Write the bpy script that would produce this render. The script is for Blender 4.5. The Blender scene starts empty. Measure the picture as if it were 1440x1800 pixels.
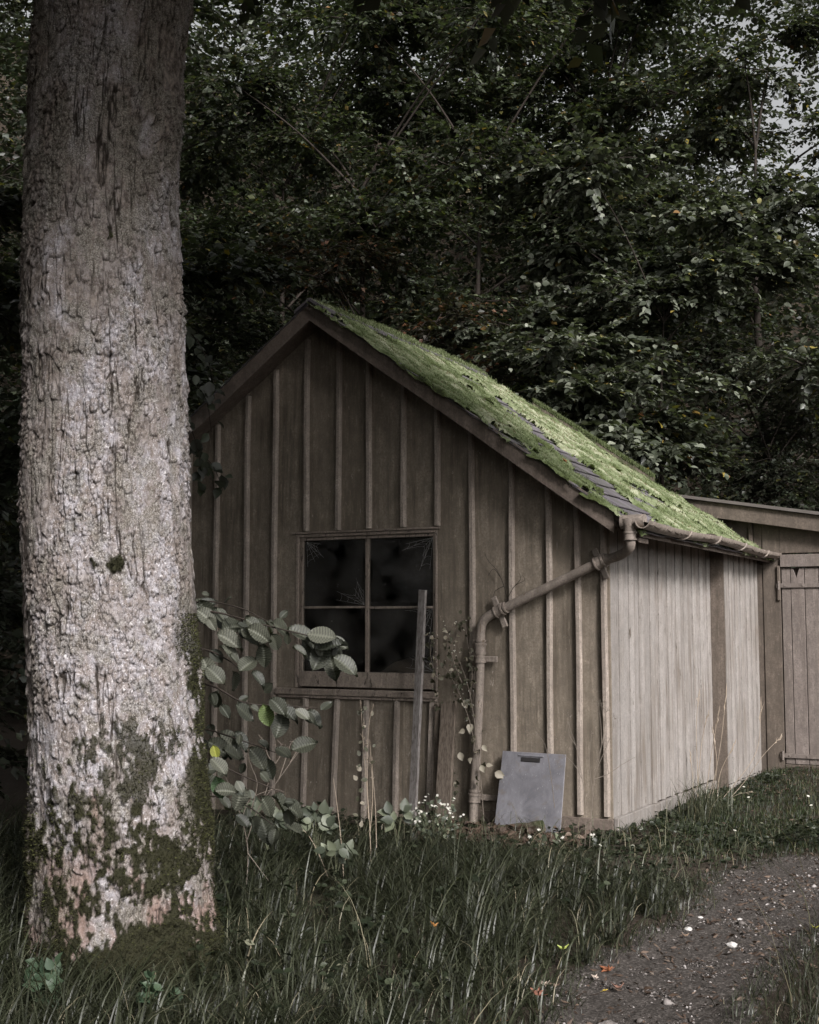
import bpy, bmesh, math, random
import numpy as np
from mathutils import Vector, Matrix
rng = np.random.default_rng(7)
random.seed(7)
R = math.radians
scene = bpy.context.scene
COL = scene.collection

# ---------------------------------------------------------------- camera, world, sun, exposure
CAM = np.array([3.096, -8.969, 1.5])
YAW, PITCH = 28.0, math.degrees(math.atan(200 / 2230))
cd = bpy.data.cameras.new('camera'); cam = bpy.data.objects.new('camera', cd); COL.objects.link(cam)
cam.location = CAM
cam.rotation_euler = (R(90 + PITCH), 0, R(YAW))
cd.sensor_fit = 'VERTICAL'; cd.sensor_height = 36; cd.sensor_width = 28.8
cd.lens = 2230 / 1800 * 36
cd.clip_end = 500; cd.clip_start = .05
scene.camera = cam

SUN_AZ = np.array([.78, -.62]); SUN_AZ = SUN_AZ / np.linalg.norm(SUN_AZ)
SUN_EL = 33
w = bpy.data.worlds.new('World'); scene.world = w; w.use_nodes = True
nt = w.node_tree; nt.nodes.clear()
sky = nt.nodes.new('ShaderNodeTexSky'); sky.sky_type = 'NISHITA'; sky.sun_disc = False
sky.sun_elevation = R(SUN_EL); sky.sun_rotation = math.atan2(SUN_AZ[0], SUN_AZ[1])
sky.air_density = 1.0; sky.dust_density = 4.0; sky.ozone_density = 1.0
hs = nt.nodes.new('ShaderNodeHueSaturation'); hs.inputs['Saturation'].default_value = .06
bg = nt.nodes.new('ShaderNodeBackground'); bg.inputs['Strength'].default_value = .08
wo = nt.nodes.new('ShaderNodeOutputWorld')
nt.links.new(sky.outputs[0], hs.inputs['Color']); nt.links.new(hs.outputs[0], bg.inputs[0]); nt.links.new(bg.outputs[0], wo.inputs[0])

ld = bpy.data.lights.new('sun', 'SUN'); ld.energy = 3.0; ld.angle = R(14); ld.color = (1, .96, .945)
sun = bpy.data.objects.new('sun', ld); COL.objects.link(sun)
sdir = Vector((SUN_AZ[0] * math.cos(R(SUN_EL)), SUN_AZ[1] * math.cos(R(SUN_EL)), math.sin(R(SUN_EL))))
sun.rotation_euler = sdir.to_track_quat('Z', 'Y').to_euler()
sun.location = sdir * 30

vs = scene.view_settings
vs.view_transform = 'Standard'; vs.look = 'None'; vs.gamma = 1; vs.use_curve_mapping = False
vs.exposure = 1.0
scene.cycles.max_bounces = 6; scene.cycles.diffuse_bounces = 3; scene.cycles.glossy_bounces = 3
scene.cycles.transmission_bounces = 4; scene.cycles.transparent_max_bounces = 8
scene.cycles.caustics_reflective = False; scene.cycles.caustics_refractive = False

# ---------------------------------------------------------------- camera helpers (used only to read real positions off the plan)
_y, _p = R(YAW), math.atan(200 / 2230)
FW = np.array([-math.sin(_y) * math.cos(_p), math.cos(_y) * math.cos(_p), math.sin(_p)])
RT = np.array([math.cos(_y), math.sin(_y), 0.]); UP = np.cross(RT, FW)
FH = np.array([-math.sin(_y), math.cos(_y), 0.])
def ray(x, y): return RT * (x - 720) / 2230 - UP * (y - 900) / 2230 + FW
def on_y(x, y, v=0.):
    d = ray(x, y); return CAM + d * (v - CAM[1]) / d[1]
def on_z(x, y, v=0.):
    d = ray(x, y); return CAM + d * (v - CAM[2]) / d[2]
def at_d(x, y, dist):
    d = ray(x, y); return CAM + d * dist / (d @ FH)
def rd(r, d, z=0.):
    p = CAM + RT * r + FH * d; return np.array([p[0], p[1], z])

# ---------------------------------------------------------------- numpy noise
def _h(i, j, k=0, s=0):
    n = (i.astype(np.int64) * 374761393 + j.astype(np.int64) * 668265263 + np.asarray(k).astype(np.int64) * 2147483647 + s * 974711) & 0xffffffff
    n = ((n ^ (n >> 13)) * 1274126177) & 0xffffffff
    n = ((n ^ (n >> 16)) * 2246822519) & 0xffffffff
    return ((n ^ (n >> 15)) & 0xffffff) / float(0x1000000)
def vn(x, y, s=0):
    x = np.asarray(x, float); y = np.asarray(y, float)
    i = np.floor(x); j = np.floor(y); fx = x - i; fy = y - j
    fx = fx * fx * (3 - 2 * fx); fy = fy * fy * (3 - 2 * fy)
    a = _h(i, j, 0, s); b = _h(i + 1, j, 0, s); c = _h(i, j + 1, 0, s); d = _h(i + 1, j + 1, 0, s)
    return (a * (1 - fx) + b * fx) * (1 - fy) + (c * (1 - fx) + d * fx) * fy
def fbm(x, y, o=4, s=0):
    t = 0; a = .5; n = 0
    for q in range(o):
        t = t + a * vn(x, y, s + q * 17); n += a; x = x * 2.03 + 3.1; y = y * 2.03 + 1.7; a *= .5
    return t / n
def worley(x, y, s=0):
    i = np.floor(x); j = np.floor(y)
    f1 = np.full(x.shape, 9.); f2 = np.full(x.shape, 9.); idv = np.zeros(x.shape); dy = np.zeros(x.shape)
    for a in (-1, 0, 1):
        for b in (-1, 0, 1):
            ci = i + a; cj = j + b
            px = ci + .15 + .7 * _h(ci, cj, 1, s); py = cj + .1 + .8 * _h(ci, cj, 2, s)
            d = np.maximum(np.abs(x - px) * .9, 0) ** 2 + (y - py) ** 2
            d = np.sqrt(d)
            m = d < f1
            f2 = np.where(m, f1, np.minimum(f2, d))
            idv = np.where(m, _h(ci, cj, 3, s), idv); dy = np.where(m, y - py, dy)
            f1 = np.where(m, d, f1)
    return f1, f2, idv, dy
def sst(a, b, x):
    t = np.clip((x - a) / (b - a), 0, 1); return t * t * (3 - 2 * t)

# ---------------------------------------------------------------- object helpers
def tag(o, label=None, cat=None, group=None, kind=None):
    if label: o['label'] = label
    if cat: o['category'] = cat
    if group: o['group'] = group
    if kind: o['kind'] = kind
    return o
def link(name, me, mat, parent=None):
    o = bpy.data.objects.new(name, me); COL.objects.link(o)
    if mat: me.materials.append(mat)
    if parent is not None:
        o.parent = parent
        o.matrix_parent_inverse = world_of(parent).inverted()
    return o
def world_of(o):
    m = Matrix.Translation(o.location)
    return world_of(o.parent) @ o.matrix_parent_inverse @ m if o.parent else m
def empty(name, loc, label, cat, group=None, kind=None):
    o = bpy.data.objects.new(name, None); COL.objects.link(o); o.location = [float(q) for q in loc]
    o.empty_display_size = .1
    return tag(o, label, cat, group, kind)
def np_mesh(name, v, polys, mat, parent=None, attrs=None, smooth=False, origin=None):
    """v (N,3); polys: list of int arrays (M,k)"""
    me = bpy.data.meshes.new(name)
    v = np.asarray(v, np.float32)
    if origin is not None: v = v - np.asarray(origin, np.float32)
    polys = [np.asarray(p, np.int32) for p in polys if len(p)]
    me.vertices.add(len(v)); me.vertices.foreach_set('co', v.ravel())
    loops = np.concatenate([p.ravel() for p in polys]); tot = np.concatenate([np.full(len(p), p.shape[1], np.int32) for p in polys])
    st = np.concatenate([[0], np.cumsum(tot)[:-1]]).astype(np.int32)
    me.loops.add(len(loops)); me.loops.foreach_set('vertex_index', loops)
    me.polygons.add(len(tot)); me.polygons.foreach_set('loop_start', st); me.polygons.foreach_set('loop_total', tot)
    if smooth: me.polygons.foreach_set('use_smooth', np.ones(len(tot), bool))
    me.update(calc_edges=True); me.validate()
    for k, a in (attrs or {}).items():
        at = me.attributes.new(k, 'FLOAT', 'POINT'); at.data.foreach_set('value', np.asarray(a, np.float32))
    o = link(name, me, mat, parent)
    if origin is not None and parent is None: o.location = [float(q) for q in origin]
    return o
class MB:
    """collects solid pieces and links them as ONE mesh object"""
    def __init__(s): s.v = []; s.f = []; s.r = []; s.n = 0
    def add(s, v, f, r=None):
        v = np.asarray(v, float); s.v.append(v); s.f += [[int(i) + s.n for i in q] for q in f]
        s.r.append(np.full(len(v), random.random() if r is None else r)); s.n += len(v)
    def box(s, c, size, M=None, r=None):
        h = np.array(size) / 2
        q = np.array([[x, y, z] for x in (-1, 1) for y in (-1, 1) for z in (-1, 1)]) * h
        if M is not None: q = q @ np.array(M).T
        s.add(q + np.array(c), [(0, 1, 3, 2), (4, 6, 7, 5), (0, 4, 5, 1), (2, 3, 7, 6), (0, 2, 6, 4), (1, 5, 7, 3)], r)
    def bx(s, x0, x1, y0, y1, z0, z1, r=None):
        s.box(((x0 + x1) / 2, (y0 + y1) / 2, (z0 + z1) / 2), (x1 - x0, y1 - y0, z1 - z0), None, r)
    def prism(s, poly, axis, a, b, r=None):
        """poly: 2D outline in the two other axes, extruded from a to b"""
        n = len(poly); o = [i for i in range(3) if i != axis]; v = np.zeros((2 * n, 3))
        for k, (p, q) in enumerate(poly):
            v[k, o[0]] = p; v[k, o[1]] = q; v[k, axis] = a
            v[n + k, o[0]] = p; v[n + k, o[1]] = q; v[n + k, axis] = b
        s.add(v, [list(range(n))[::-1], list(range(n, 2 * n))] + [(k, (k + 1) % n, n + (k + 1) % n, n + k) for k in range(n)], r)
    def hexa(s, bot, top, r=None):
        s.add(list(bot) + list(top), [(3, 2, 1, 0), (4, 5, 6, 7)] + [(k, (k + 1) % 4, 4 + (k + 1) % 4, 4 + k) for k in range(4)], r)
    def tube(s, pts, rad, n=10, cap=True, r=None):
        v, f = tube_np(pts, rad, n, cap); s.add(v, f, r)
    def build(s, name, mat, parent=None, bevel=0, smooth=None, attrs=None):
        me = bpy.data.meshes.new(name)
        me.from_pydata(np.concatenate(s.v).tolist(), [], s.f)
        at = me.attributes.new('rnd', 'FLOAT', 'POINT'); at.data.foreach_set('value', np.concatenate(s.r).astype(np.float32))
        bm = bmesh.new(); bm.from_mesh(me)
        bmesh.ops.recalc_face_normals(bm, faces=bm.faces)
        if bevel:
            ed = [e for e in bm.edges if len(e.link_faces) == 2 and e.calc_face_angle(0) > .5]
            bmesh.ops.bevel(bm, geom=ed, offset=bevel, segments=1, affect='EDGES', profile=.5, clamp_overlap=True)
        bm.to_mesh(me); bm.free()
        if smooth:
            me.polygons.foreach_set('use_smooth', [True] * len(me.polygons))
            if smooth is not True: me.set_sharp_from_angle(angle=R(smooth))
        return link(name, me, mat, parent)
def tube_np(pts, rad, n=10, cap=True):
    P = np.asarray(pts, float); m = len(P); rad = np.broadcast_to(np.asarray(rad, float), (m,))
    T = np.gradient(P, axis=0); T /= np.linalg.norm(T, axis=1)[:, None] + 1e-9
    a = np.array([0, 0, 1.]) if abs(T[0, 2]) < .9 else np.array([1., 0, 0])
    u = np.cross(T[0], a); u /= np.linalg.norm(u); V = []
    for k in range(m):
        u = u - T[k] * (u @ T[k]); u /= np.linalg.norm(u); b = np.cross(T[k], u)
        t = np.arange(n) * 2 * np.pi / n
        V.append(P[k] + rad[k] * (np.cos(t)[:, None] * u + np.sin(t)[:, None] * b))
    f = [(k * n + i, k * n + (i + 1) % n, (k + 1) * n + (i + 1) % n, (k + 1) * n + i) for k in range(m - 1) for i in range(n)]
    if cap: f += [list(range(n))[::-1], list(range((m - 1) * n, m * n))]
    return np.concatenate(V), f
def spline(pts, k=8):
    P = np.asarray(pts, float); P = np.vstack([2 * P[0] - P[1], P, 2 * P[-1] - P[-2]]); out = []
    for i in range(1, len(P) - 2):
        for t in np.arange(k) / k:
            a, b, c, d = P[i - 1], P[i], P[i + 1], P[i + 2]
            out.append(.5 * (2 * b + (c - a) * t + (2 * a - 5 * b + 4 * c - d) * t * t + (3 * b - a - 3 * c + d) * t ** 3))
    return np.array(out + [P[-2]])

# ---------------------------------------------------------------- materials
class G:
    def __init__(s, name):
        s.m = bpy.data.materials.new(name); s.m.use_nodes = True; s.t = s.m.node_tree; s.t.nodes.clear()
        s.out = s.n('OutputMaterial')
    def n(s, t, **kw):
        nd = s.t.nodes.new('ShaderNode' + t)
        for k, v in kw.items():
            if k[0] == '_': setattr(nd, k[1:], v)
        for k, v in kw.items():
            if k[0] == '_': continue
            i = nd.inputs[int(k[1:])] if k[0] == 'i' and k[1:].isdigit() else nd.inputs[k.replace('__', ' ')]
            s.set(i, v)
        return nd
    def set(s, i, v):
        if isinstance(v, bpy.types.NodeSocket): s.t.links.new(v, i)
        elif isinstance(v, tuple) and len(v) == 3 and i.type == 'RGBA': i.default_value = (*v, 1)
        else: i.default_value = v
    def pos(s, sc=(1, 1, 1)):
        tc = s.n('NewGeometry'); mp = s.n('Mapping', Vector=tc.outputs['Position'], Scale=sc); return mp.outputs[0]
    def noise(s, sc, det=4, vec=None, rough=.55, dist=0.):
        return s.n('TexNoise', Vector=vec if vec is not None else s.pos(), Scale=sc, Detail=det, Roughness=rough, Distortion=dist).outputs[0]
    def ramp(s, fac, stops):
        nd = s.n('ValToRGB', Fac=fac); e = nd.color_ramp.elements
        while len(e) < len(stops): e.new(.5)
        for k, (p, c) in enumerate(stops):
            e[k].position = p; e[k].color = (c, c, c, 1) if not isinstance(c, tuple) else (*c, 1)
        return nd.outputs[0]
    def mix(s, f, a, b, mode='MIX'):
        return s.n('Mix', _data_type='RGBA', _blend_type=mode, i0=f, i6=a, i7=b).outputs[2]
    def math(s, op, a, b=0.): return s.n('Math', _operation=op, i0=a, i1=b).outputs[0]
    def attr(s, k): return s.n('Attribute', _attribute_name=k).outputs['Fac']
    def bump(s, h, st=.5, d=.01, nrm=None):
        kw = dict(Height=h, Strength=st, Distance=d)
        if nrm is not None: kw['Normal'] = nrm
        return s.n('Bump', **kw).outputs[0]
    def pbr(s, col, rough=.7, nrm=None, spec=.3, metal=0.):
        kw = dict(Base__Color=col, Roughness=rough, Metallic=metal)
        b = s.n('BsdfPrincipled', **kw); b.inputs['Specular IOR Level'].default_value = spec
        if nrm is not None: s.set(b.inputs['Normal'], nrm)
        s.t.links.new(b.outputs[0], s.out.inputs[0]); return b

def paint_mat(name, c0, c1, grime, amount=.5, peel=.0, bare=(.2, .17, .14), wear=1.):
    """old oil paint: board to board variation, blotches, runs of dirt, pale scuffs, pits and flaked spots"""
    g = G(name); st = g.pos((7, 7, .45)); big = g.noise(1.5, 5, None, .6)
    streak = g.noise(2.4, 7, st, .65); st2 = g.noise(6, 6, g.pos((5, 5, .7)), .7)
    mid = g.noise(13, 6, g.pos((1, 1, .6)), .7); fine = g.noise(60, 6, None, .75)
    c = g.mix(g.attr('rnd'), c0, c1)
    gm = g.math('MULTIPLY', g.ramp(streak, [(.4, 0.), (.62, 1.)]), g.ramp(big, [(.36, .15), (.6, 1.)]))
    c = g.mix(g.math('MULTIPLY', gm, amount), c, grime)
    c = g.mix(g.ramp(mid, [(.4, .55 * (.4 + .6 * wear)), (.56, 0.)]), c, tuple(q * .6 for q in c1))
    c = g.mix(g.ramp(st2, [(.55, 0.), (.7, .5 * wear)]), c, tuple(min(1, q * 1.5) for q in c0))
    c = g.mix(g.ramp(mid, [(.6, 0.), (.72, .6 * wear)]), c, tuple(min(1, q * 1.55) for q in c0))
    c = g.mix(g.ramp(fine, [(.38, .75 * (.3 + .7 * wear)), (.52, 0.)]), c, tuple(q * .5 for q in c0))
    c = g.mix(g.ramp(fine, [(.6, 0.), (.72, .5)]), c, tuple(min(1, q * 1.6) for q in c0))
    h = g.math('ADD', g.math('ADD', fine, mid), g.math('MULTIPLY', streak, .6))
    if peel:
        pe = g.noise(18, 7, g.pos((1.6, 1.6, .4)), .75, .5)
        pm = g.ramp(pe, [(.67 - peel, 0.), (.69 - peel, 1.)])
        c = g.mix(g.math('MULTIPLY', pm, .9), c, bare)
        h = g.math('SUBTRACT', h, g.math('MULTIPLY', pm, .9))
    g.pbr(c, g.ramp(big, [(.3, .5), (.7, .8)]), g.bump(h, .5, .004), .3)
    return g.m
M = {}
M['wall'] = paint_mat('wall_paint', (.278, .234, .186), (.2, .166, .13), (.072, .057, .041), .9, .03, (.36, .31, .27))
M['side'] = paint_mat('side_paint', (.305, .28, .262), (.25, .23, .214), (.125, .102, .082), .95, .045, (.09, .072, .056), .4)
M['batten'] = paint_mat('batten_paint', (.37, .315, .27), (.31, .262, .225), (.14, .11, .085), .55, .03)
M['trim'] = paint_mat('trim_paint', (.19, .152, .127), (.165, .132, .112), (.08, .062, .048), .7, .03)
M['annex'] = paint_mat('annex_paint', (.135, .108, .088), (.105, .085, .068), (.055, .043, .033), .75, .03)
M['door'] = paint_mat('door_paint', (.2, .168, .152), (.165, .138, .122), (.08, .062, .05), .65, .045)
M['frame'] = paint_mat('frame_paint', (.3, .25, .21), (.27, .22, .185), (.11, .085, .06), .55, .09, (.045, .035, .028))
M['pipe'] = paint_mat('pipe_paint', (.285, .24, .205), (.25, .21, .18), (.1, .08, .062), .55, .06, (.12, .085, .06))

def wood_mat(name, c0, c1, dark, moss=None):
    g = G(name); tc = g.n('TexCoord').outputs['Object']
    def mp(sc): return g.n('Mapping', Vector=tc, Scale=sc).outputs[0]
    gr = g.noise(3, 8, mp((22, 22, .9)), .65, .3); f = g.noise(60, 4, mp((1, 1, .3)))
    c = g.mix(g.ramp(gr, [(.3, 0.), (.7, 1.)]), c0, c1)
    c = g.mix(g.ramp(gr, [(.5, 0.), (.53, 1.), (.56, 0.)]), c, dark)
    c = g.mix(g.ramp(f, [(.35, .6), (.55, 0.)]), c, dark)
    if moss: c = g.mix(g.ramp(g.noise(9, 5), [(.45, 0.), (.6, .9)]), c, moss)
    g.pbr(c, .85, g.bump(gr, .6, .006), .15); return g.m
M['plank'] = wood_mat('weathered_grey_wood', (.21, .19, .18), (.3, .28, .27), (.085, .07, .06))
M['old_board'] = wood_mat('weathered_brown_wood', (.16, .13, .105), (.2, .165, .135), (.06, .045, .035))
M['timber'] = wood_mat('rotten_wood', (.1, .085, .065), (.13, .11, .085), (.035, .028, .02), (.035, .045, .018))

def bark_mat():
    g = G('flaking_bark'); a = g.attr
    f = g.noise(150, 5, None, .75); md = g.noise(34, 6, g.pos((1, 1, .7)), .75); lo = g.noise(11, 5, g.pos((1, 1, .5)), .7); fl = g.noise(62, 4, None, .6)
    c = g.mix(a('plate'), (.258, .244, .258), (.37, .354, .374))
    c = g.mix(g.ramp(lo, [(.42, .7), (.56, 0.)]), c, (.2, .168, .152))
    c = g.mix(g.ramp(md, [(.4, .85), (.54, 0.)]), c, (.15, .122, .104))
    c = g.mix(g.ramp(f, [(.56, 0.), (.66, .7)]), c, (.62, .59, .6))
    c = g.mix(g.ramp(fl, [(.6, 0.), (.66, .75)]), c, (.6, .575, .58))
    c = g.mix(g.ramp(f, [(.36, .8), (.46, 0.)]), c, (.09, .074, .062))
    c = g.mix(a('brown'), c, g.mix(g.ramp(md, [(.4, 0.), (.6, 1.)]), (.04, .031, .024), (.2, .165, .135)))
    c = g.mix(a('pink'), c, g.mix(md, (.13, .08, .062), (.3, .2, .17)))
    c = g.mix(a('lichen'), c, g.mix(g.ramp(f, [(.45, 0.), (.6, 1.)]), (.05, .045, .033), (.3, .285, .25)))
    c = g.mix(a('crack'), c, (.022, .017, .013))
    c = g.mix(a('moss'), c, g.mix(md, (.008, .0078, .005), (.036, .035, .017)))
    h = g.math('ADD', g.math('MULTIPLY', f, .5), g.math('ADD', md, lo))
    g.pbr(c, .85, g.bump(h, .9, .008), .15); return g.m
M['bark'] = bark_mat()

def leaf_mat(name, cols, rough=.42, trans=.3, spec=.45, vein=False):
    g = G(name); c = g.ramp(g.attr('rnd'), cols)
    if vein: c = g.mix(1., c, g.ramp(g.attr('vein'), [(0, 1.45), (.55, .85), (1, .45)]), 'MULTIPLY')
    b = g.n('BsdfPrincipled', Base__Color=c, Roughness=rough); b.inputs['Specular IOR Level'].default_value = spec
    t = g.n('BsdfTranslucent', Color=g.mix(1., c, (1.0, 1.15, .55), 'MULTIPLY'))
    mx = g.n('MixShader', i0=trans, i1=b.outputs[0], i2=t.outputs[0])
    g.t.links.new(mx.outputs[0], g.out.inputs[0]); return g.m
M['leaf_hazel'] = leaf_mat('hazel_leaves', [(0, (.022, .023, .015)), (.5, (.04, .047, .031)), (.8, (.085, .1, .07)), (.93, (.15, .165, .125)), (.965, (.06, .07, .03)), (.985, (.3, .24, .05)), (1, (.16, .07, .03))])
M['leaf_pale'] = leaf_mat('pale_hazel_leaves', [(0, (.022, .025, .016)), (.35, (.05, .058, .04)), (.65, (.085, .096, .07)), (.9, (.18, .194, .15)), (.985, (.24, .255, .2)), (.99, (.3, .26, .06)), (1, (.18, .09, .04))], rough=.38, trans=.25)
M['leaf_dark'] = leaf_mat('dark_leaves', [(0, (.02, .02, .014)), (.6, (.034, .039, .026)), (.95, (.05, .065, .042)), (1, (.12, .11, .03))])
M['leaf_beech'] = leaf_mat('beech_leaves', [(0, (.02, .022, .013)), (.5, (.036, .044, .027)), (.8, (.07, .088, .052)), (.93, (.13, .145, .1)), (.97, (.1, .11, .035)), (1, (.18, .1, .04))])
M['leaf_brown'] = leaf_mat('bronze_leaves', [(0, (.018, .018, .011)), (.5, (.034, .036, .022)), (.8, (.05, .036, .022)), (1, (.14, .06, .03))])
M['leaf_lit'] = leaf_mat('fresh_leaves', [(0, (.04, .065, .024)), (.5, (.07, .1, .03)), (.85, (.11, .14, .035)), (1, (.26, .25, .05))], trans=.4)
M['leaf_elm'] = leaf_mat('elm_leaves', [(0, (.026, .029, .021)), (.6, (.055, .058, .042)), (.93, (.1, .102, .08)), (.96, (.05, .09, .042)), (1, (.2, .21, .04))], rough=.5, trans=.22, spec=.4, vein=True)
M['leaf_bramble'] = leaf_mat('bramble_leaves', [(0, (.045, .055, .037)), (.7, (.085, .096, .066)), (1, (.19, .21, .14))], rough=.5, trans=.25)
M['leaf_nettle'] = leaf_mat('nettle_leaves', [(0, (.035, .06, .035)), (1, (.065, .1, .055))], rough=.55)
M['leaf_vine'] = leaf_mat('vine_leaves', [(0, (.06, .055, .035)), (.5, (.09, .09, .06)), (.8, (.3, .26, .2)), (1, (.42, .38, .31))], rough=.6)
M['grass'] = leaf_mat('long_grass', [(0, (.013, .0145, .008)), (.5, (.034, .039, .021)), (.86, (.075, .08, .05)), (.93, (.13, .13, .085)), (1, (.27, .23, .16))], rough=.42, trans=.25)
M['lawn'] = leaf_mat('lawn_grass', [(0, (.009, .014, .006)), (.6, (.02, .03, .011)), (.93, (.045, .065, .02)), (1, (.2, .18, .1))], rough=.5)
M['cover'] = leaf_mat('ground_cover', [(0, (.012, .017, .009)), (.7, (.028, .036, .019)), (.95, (.065, .076, .046)), (1, (.2, .2, .14))], rough=.45)
M['litter'] = leaf_mat('leaf_litter', [(0, (.035, .022, .015)), (.45, (.075, .048, .033)), (.75, (.13, .09, .065)), (.92, (.22, .175, .14)), (1, (.4, .36, .31))], rough=.7, trans=.1)
M['petal'] = leaf_mat('white_petals', [(0, (.6, .57, .53)), (1, (.78, .75, .7))], rough=.6)
M['moss'] = leaf_mat('roof_moss', [(0, (.03, .036, .015)), (.2, (.08, .1, .036)), (.45, (.135, .165, .08)), (.75, (.225, .25, .145)), (.9, (.33, .345, .235)), (.96, (.24, .18, .1)), (1, (.14, .1, .06))], rough=.8, trans=.2, spec=.15)
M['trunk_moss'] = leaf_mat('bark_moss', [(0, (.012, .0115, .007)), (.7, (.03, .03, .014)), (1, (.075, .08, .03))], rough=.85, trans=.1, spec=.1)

def simple(name, c0, c1, sc=8, rough=.8, bs=.5, bd=.01, spec=.2):
    g = G(name); n = g.noise(sc, 6); g.pbr(g.mix(g.ramp(n, [(.3, 0.), (.7, 1.)]), c0, c1), rough, g.bump(n, bs, bd), spec); return g.m
M['twig'] = simple('twig_bark', (.018, .014, .011), (.036, .028, .023), 14)
M['twig_pale'] = simple('pale_twig', (.14, .115, .095), (.2, .17, .14), 20)
M['stalk'] = simple('dry_stalk', (.24, .19, .14), (.36, .3, .24), 20, .7)
M['stem'] = simple('green_stem', (.07, .08, .045), (.11, .11, .07), 20, .6)
M['slate'] = None
g = G('roof_slate'); n1 = g.noise(5, 5); n2 = g.noise(60, 4)
c = g.mix(g.attr('rnd'), (.085, .075, .085), (.15, .135, .15)); c = g.mix(g.ramp(n1, [(.45, 0.), (.7, .6)]), c, (.07, .075, .05))
c = g.mix(g.ramp(n2, [(.62, 0.), (.7, .6)]), c, (.3, .29, .25)); g.pbr(c, .6, g.bump(n2, .4, .004), .4); M['slate'] = g.m
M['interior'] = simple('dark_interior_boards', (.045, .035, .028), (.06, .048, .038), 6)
M['cloth'] = simple('dusty_sacking', (.14, .105, .08), (.2, .155, .12), 5)
g = G('rusty_iron'); g.pbr(g.mix(g.noise(30, 4), (.09, .065, .05), (.2, .17, .15)), .65, g.bump(g.noise(40, 3), .4, .002), .4); M['iron'] = g.m
# window glass: clear, dusty, reflective
g = G('dusty_glass'); f = g.n('LayerWeight', Blend=.28).outputs['Fresnel']
tr = g.n('BsdfTransparent', Color=(.82, .82, .8)); gl = g.n('BsdfGlossy', Roughness=.04, Color=(.75, .75, .78))
df = g.n('BsdfDiffuse', Color=(.42, .4, .38))
dirt = g.math('ADD', g.math('MULTIPLY', g.ramp(g.noise(38, 5, None, .75), [(.63, 0.), (.72, 1.)]), .5), g.math('MULTIPLY', g.ramp(g.noise(4, 5), [(.35, 0.), (.75, 1.)]), .1))
mx = g.n('MixShader', i0=g.math('MULTIPLY', f, .8), i1=tr.outputs[0], i2=gl.outputs[0]); m2 = g.n('MixShader', i0=dirt, i1=mx.outputs[0], i2=df.outputs[0])
g.t.links.new(m2.outputs[0], g.out.inputs[0]); M['glass'] = g.m
# brushed grey sheet
g = G('dull_grey_metal'); n1 = g.noise(6.5, 7, g.pos((1, 1, .6)), .7, .6); n2 = g.noise(90, 3, g.pos((1, 1, .15)))
c = g.mix(g.ramp(n1, [(.3, 0.), (.7, 1.)]), (.12, .117, .13), (.26, .254, .275)); c = g.mix(g.ramp(n2, [(.5, 0.), (.75, .35)]), c, (.15, .145, .155))
c = g.mix(g.ramp(g.noise(14, 6, None, .7), [(.55, 0.), (.68, .75)]), c, (.17, .145, .125)); c = g.mix(g.ramp(g.noise(3, 3, g.pos((40, 40, 1.5))), [(.66, 0.), (.7, .6)]), c, (.42, .41, .42))
g.pbr(c, .5, g.bump(n2, .1, .002), .5, .25); M['sheet'] = g.m
g = G('black_rubber'); g.pbr((.02, .018, .018), .7); M['black'] = g.m
# ground
def ground_mat(name, cols, sc=5, wet=.85):
    g = G(name); a = g.noise(sc, 8, None, .7); b = g.noise(sc * 14, 6, None, .7)
    c = g.mix(g.ramp(a, [(.3, 0.), (.7, 1.)]), cols[0], cols[1]); c = g.mix(g.ramp(b, [(.5, 0.), (.66, .8)]), c, cols[2]); c = g.mix(g.ramp(b, [(.32, .8), (.44, 0.)]), c, cols[3])
    g.pbr(c, wet, g.bump(g.math('ADD', b, a), .8, .02), .25); return g.m
M['soil'] = ground_mat('woodland_soil', [(.03, .022, .016), (.048, .036, .027), (.085, .065, .048), (.012, .009, .007)], 4)
M['path'] = ground_mat('trodden_gravel', [(.034, .029, .025), (.062, .053, .047), (.17, .15, .138), (.009, .0075, .006)], 5, .7)
g = G('path_stones'); g.pbr(g.ramp(g.attr('rnd'), [(0, (.018, .015, .013)), (.4, (.05, .043, .038)), (.62, (.16, .142, .132)), (.82, (.28, .255, .245)), (1, (.42, .39, .38))]), .6, g.bump(g.noise(120, 3), .4, .003), .3); M['stone'] = g.m
g = G('annex_roof_felt'); g.pbr(g.mix(g.noise(6, 5), (.075, .065, .058), (.14, .125, .115)), .8, g.bump(g.noise(40, 4), .4, .005), .25); M['felt'] = g.m
def fallen(name, c0, c1): return simple(name, c0, c1, 25, .6, .4, .004, .3)

# ---------------------------------------------------------------- leaves and sprays
def leaf_tpl(kind):
    if kind == 'simple':
        v = np.array([[0, 0, 0], [-.34, .42, .06], [0, .5, -.03], [.34, .42, .06], [0, 1, -.08]])
        f = np.array([[0, 2, 1], [0, 3, 2], [2, 4, 1], [3, 4, 2]])
    elif kind == 'ovate':
        v = np.array([[0, 0, 0], [-.3, .2, .05], [-.38, .48, .06], [-.22, .76, .02], [0, .33, -.02], [0, .68, -.05], [.3, .2, .05], [.38, .48, .06], [.22, .76, .02], [0, 1.03, -.14]])
        f = np.array([[0, 4, 1], [1, 4, 2], [2, 4, 5], [2, 5, 3], [3, 5, 9], [0, 6, 4], [6, 7, 4], [7, 5, 4], [7, 8, 5], [8, 9, 5]])
    elif kind == 'narrow':
        v = np.array([[0, 0, 0], [-.16, .4, .03], [0, .5, -.02], [.16, .4, .03], [0, 1, -.1]])
        f = np.array([[0, 2, 1], [0, 3, 2], [2, 4, 1], [3, 4, 2]])
    return v, f
def norm(a): return a / (np.linalg.norm(a, axis=-1, keepdims=True) + 1e-9)
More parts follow.
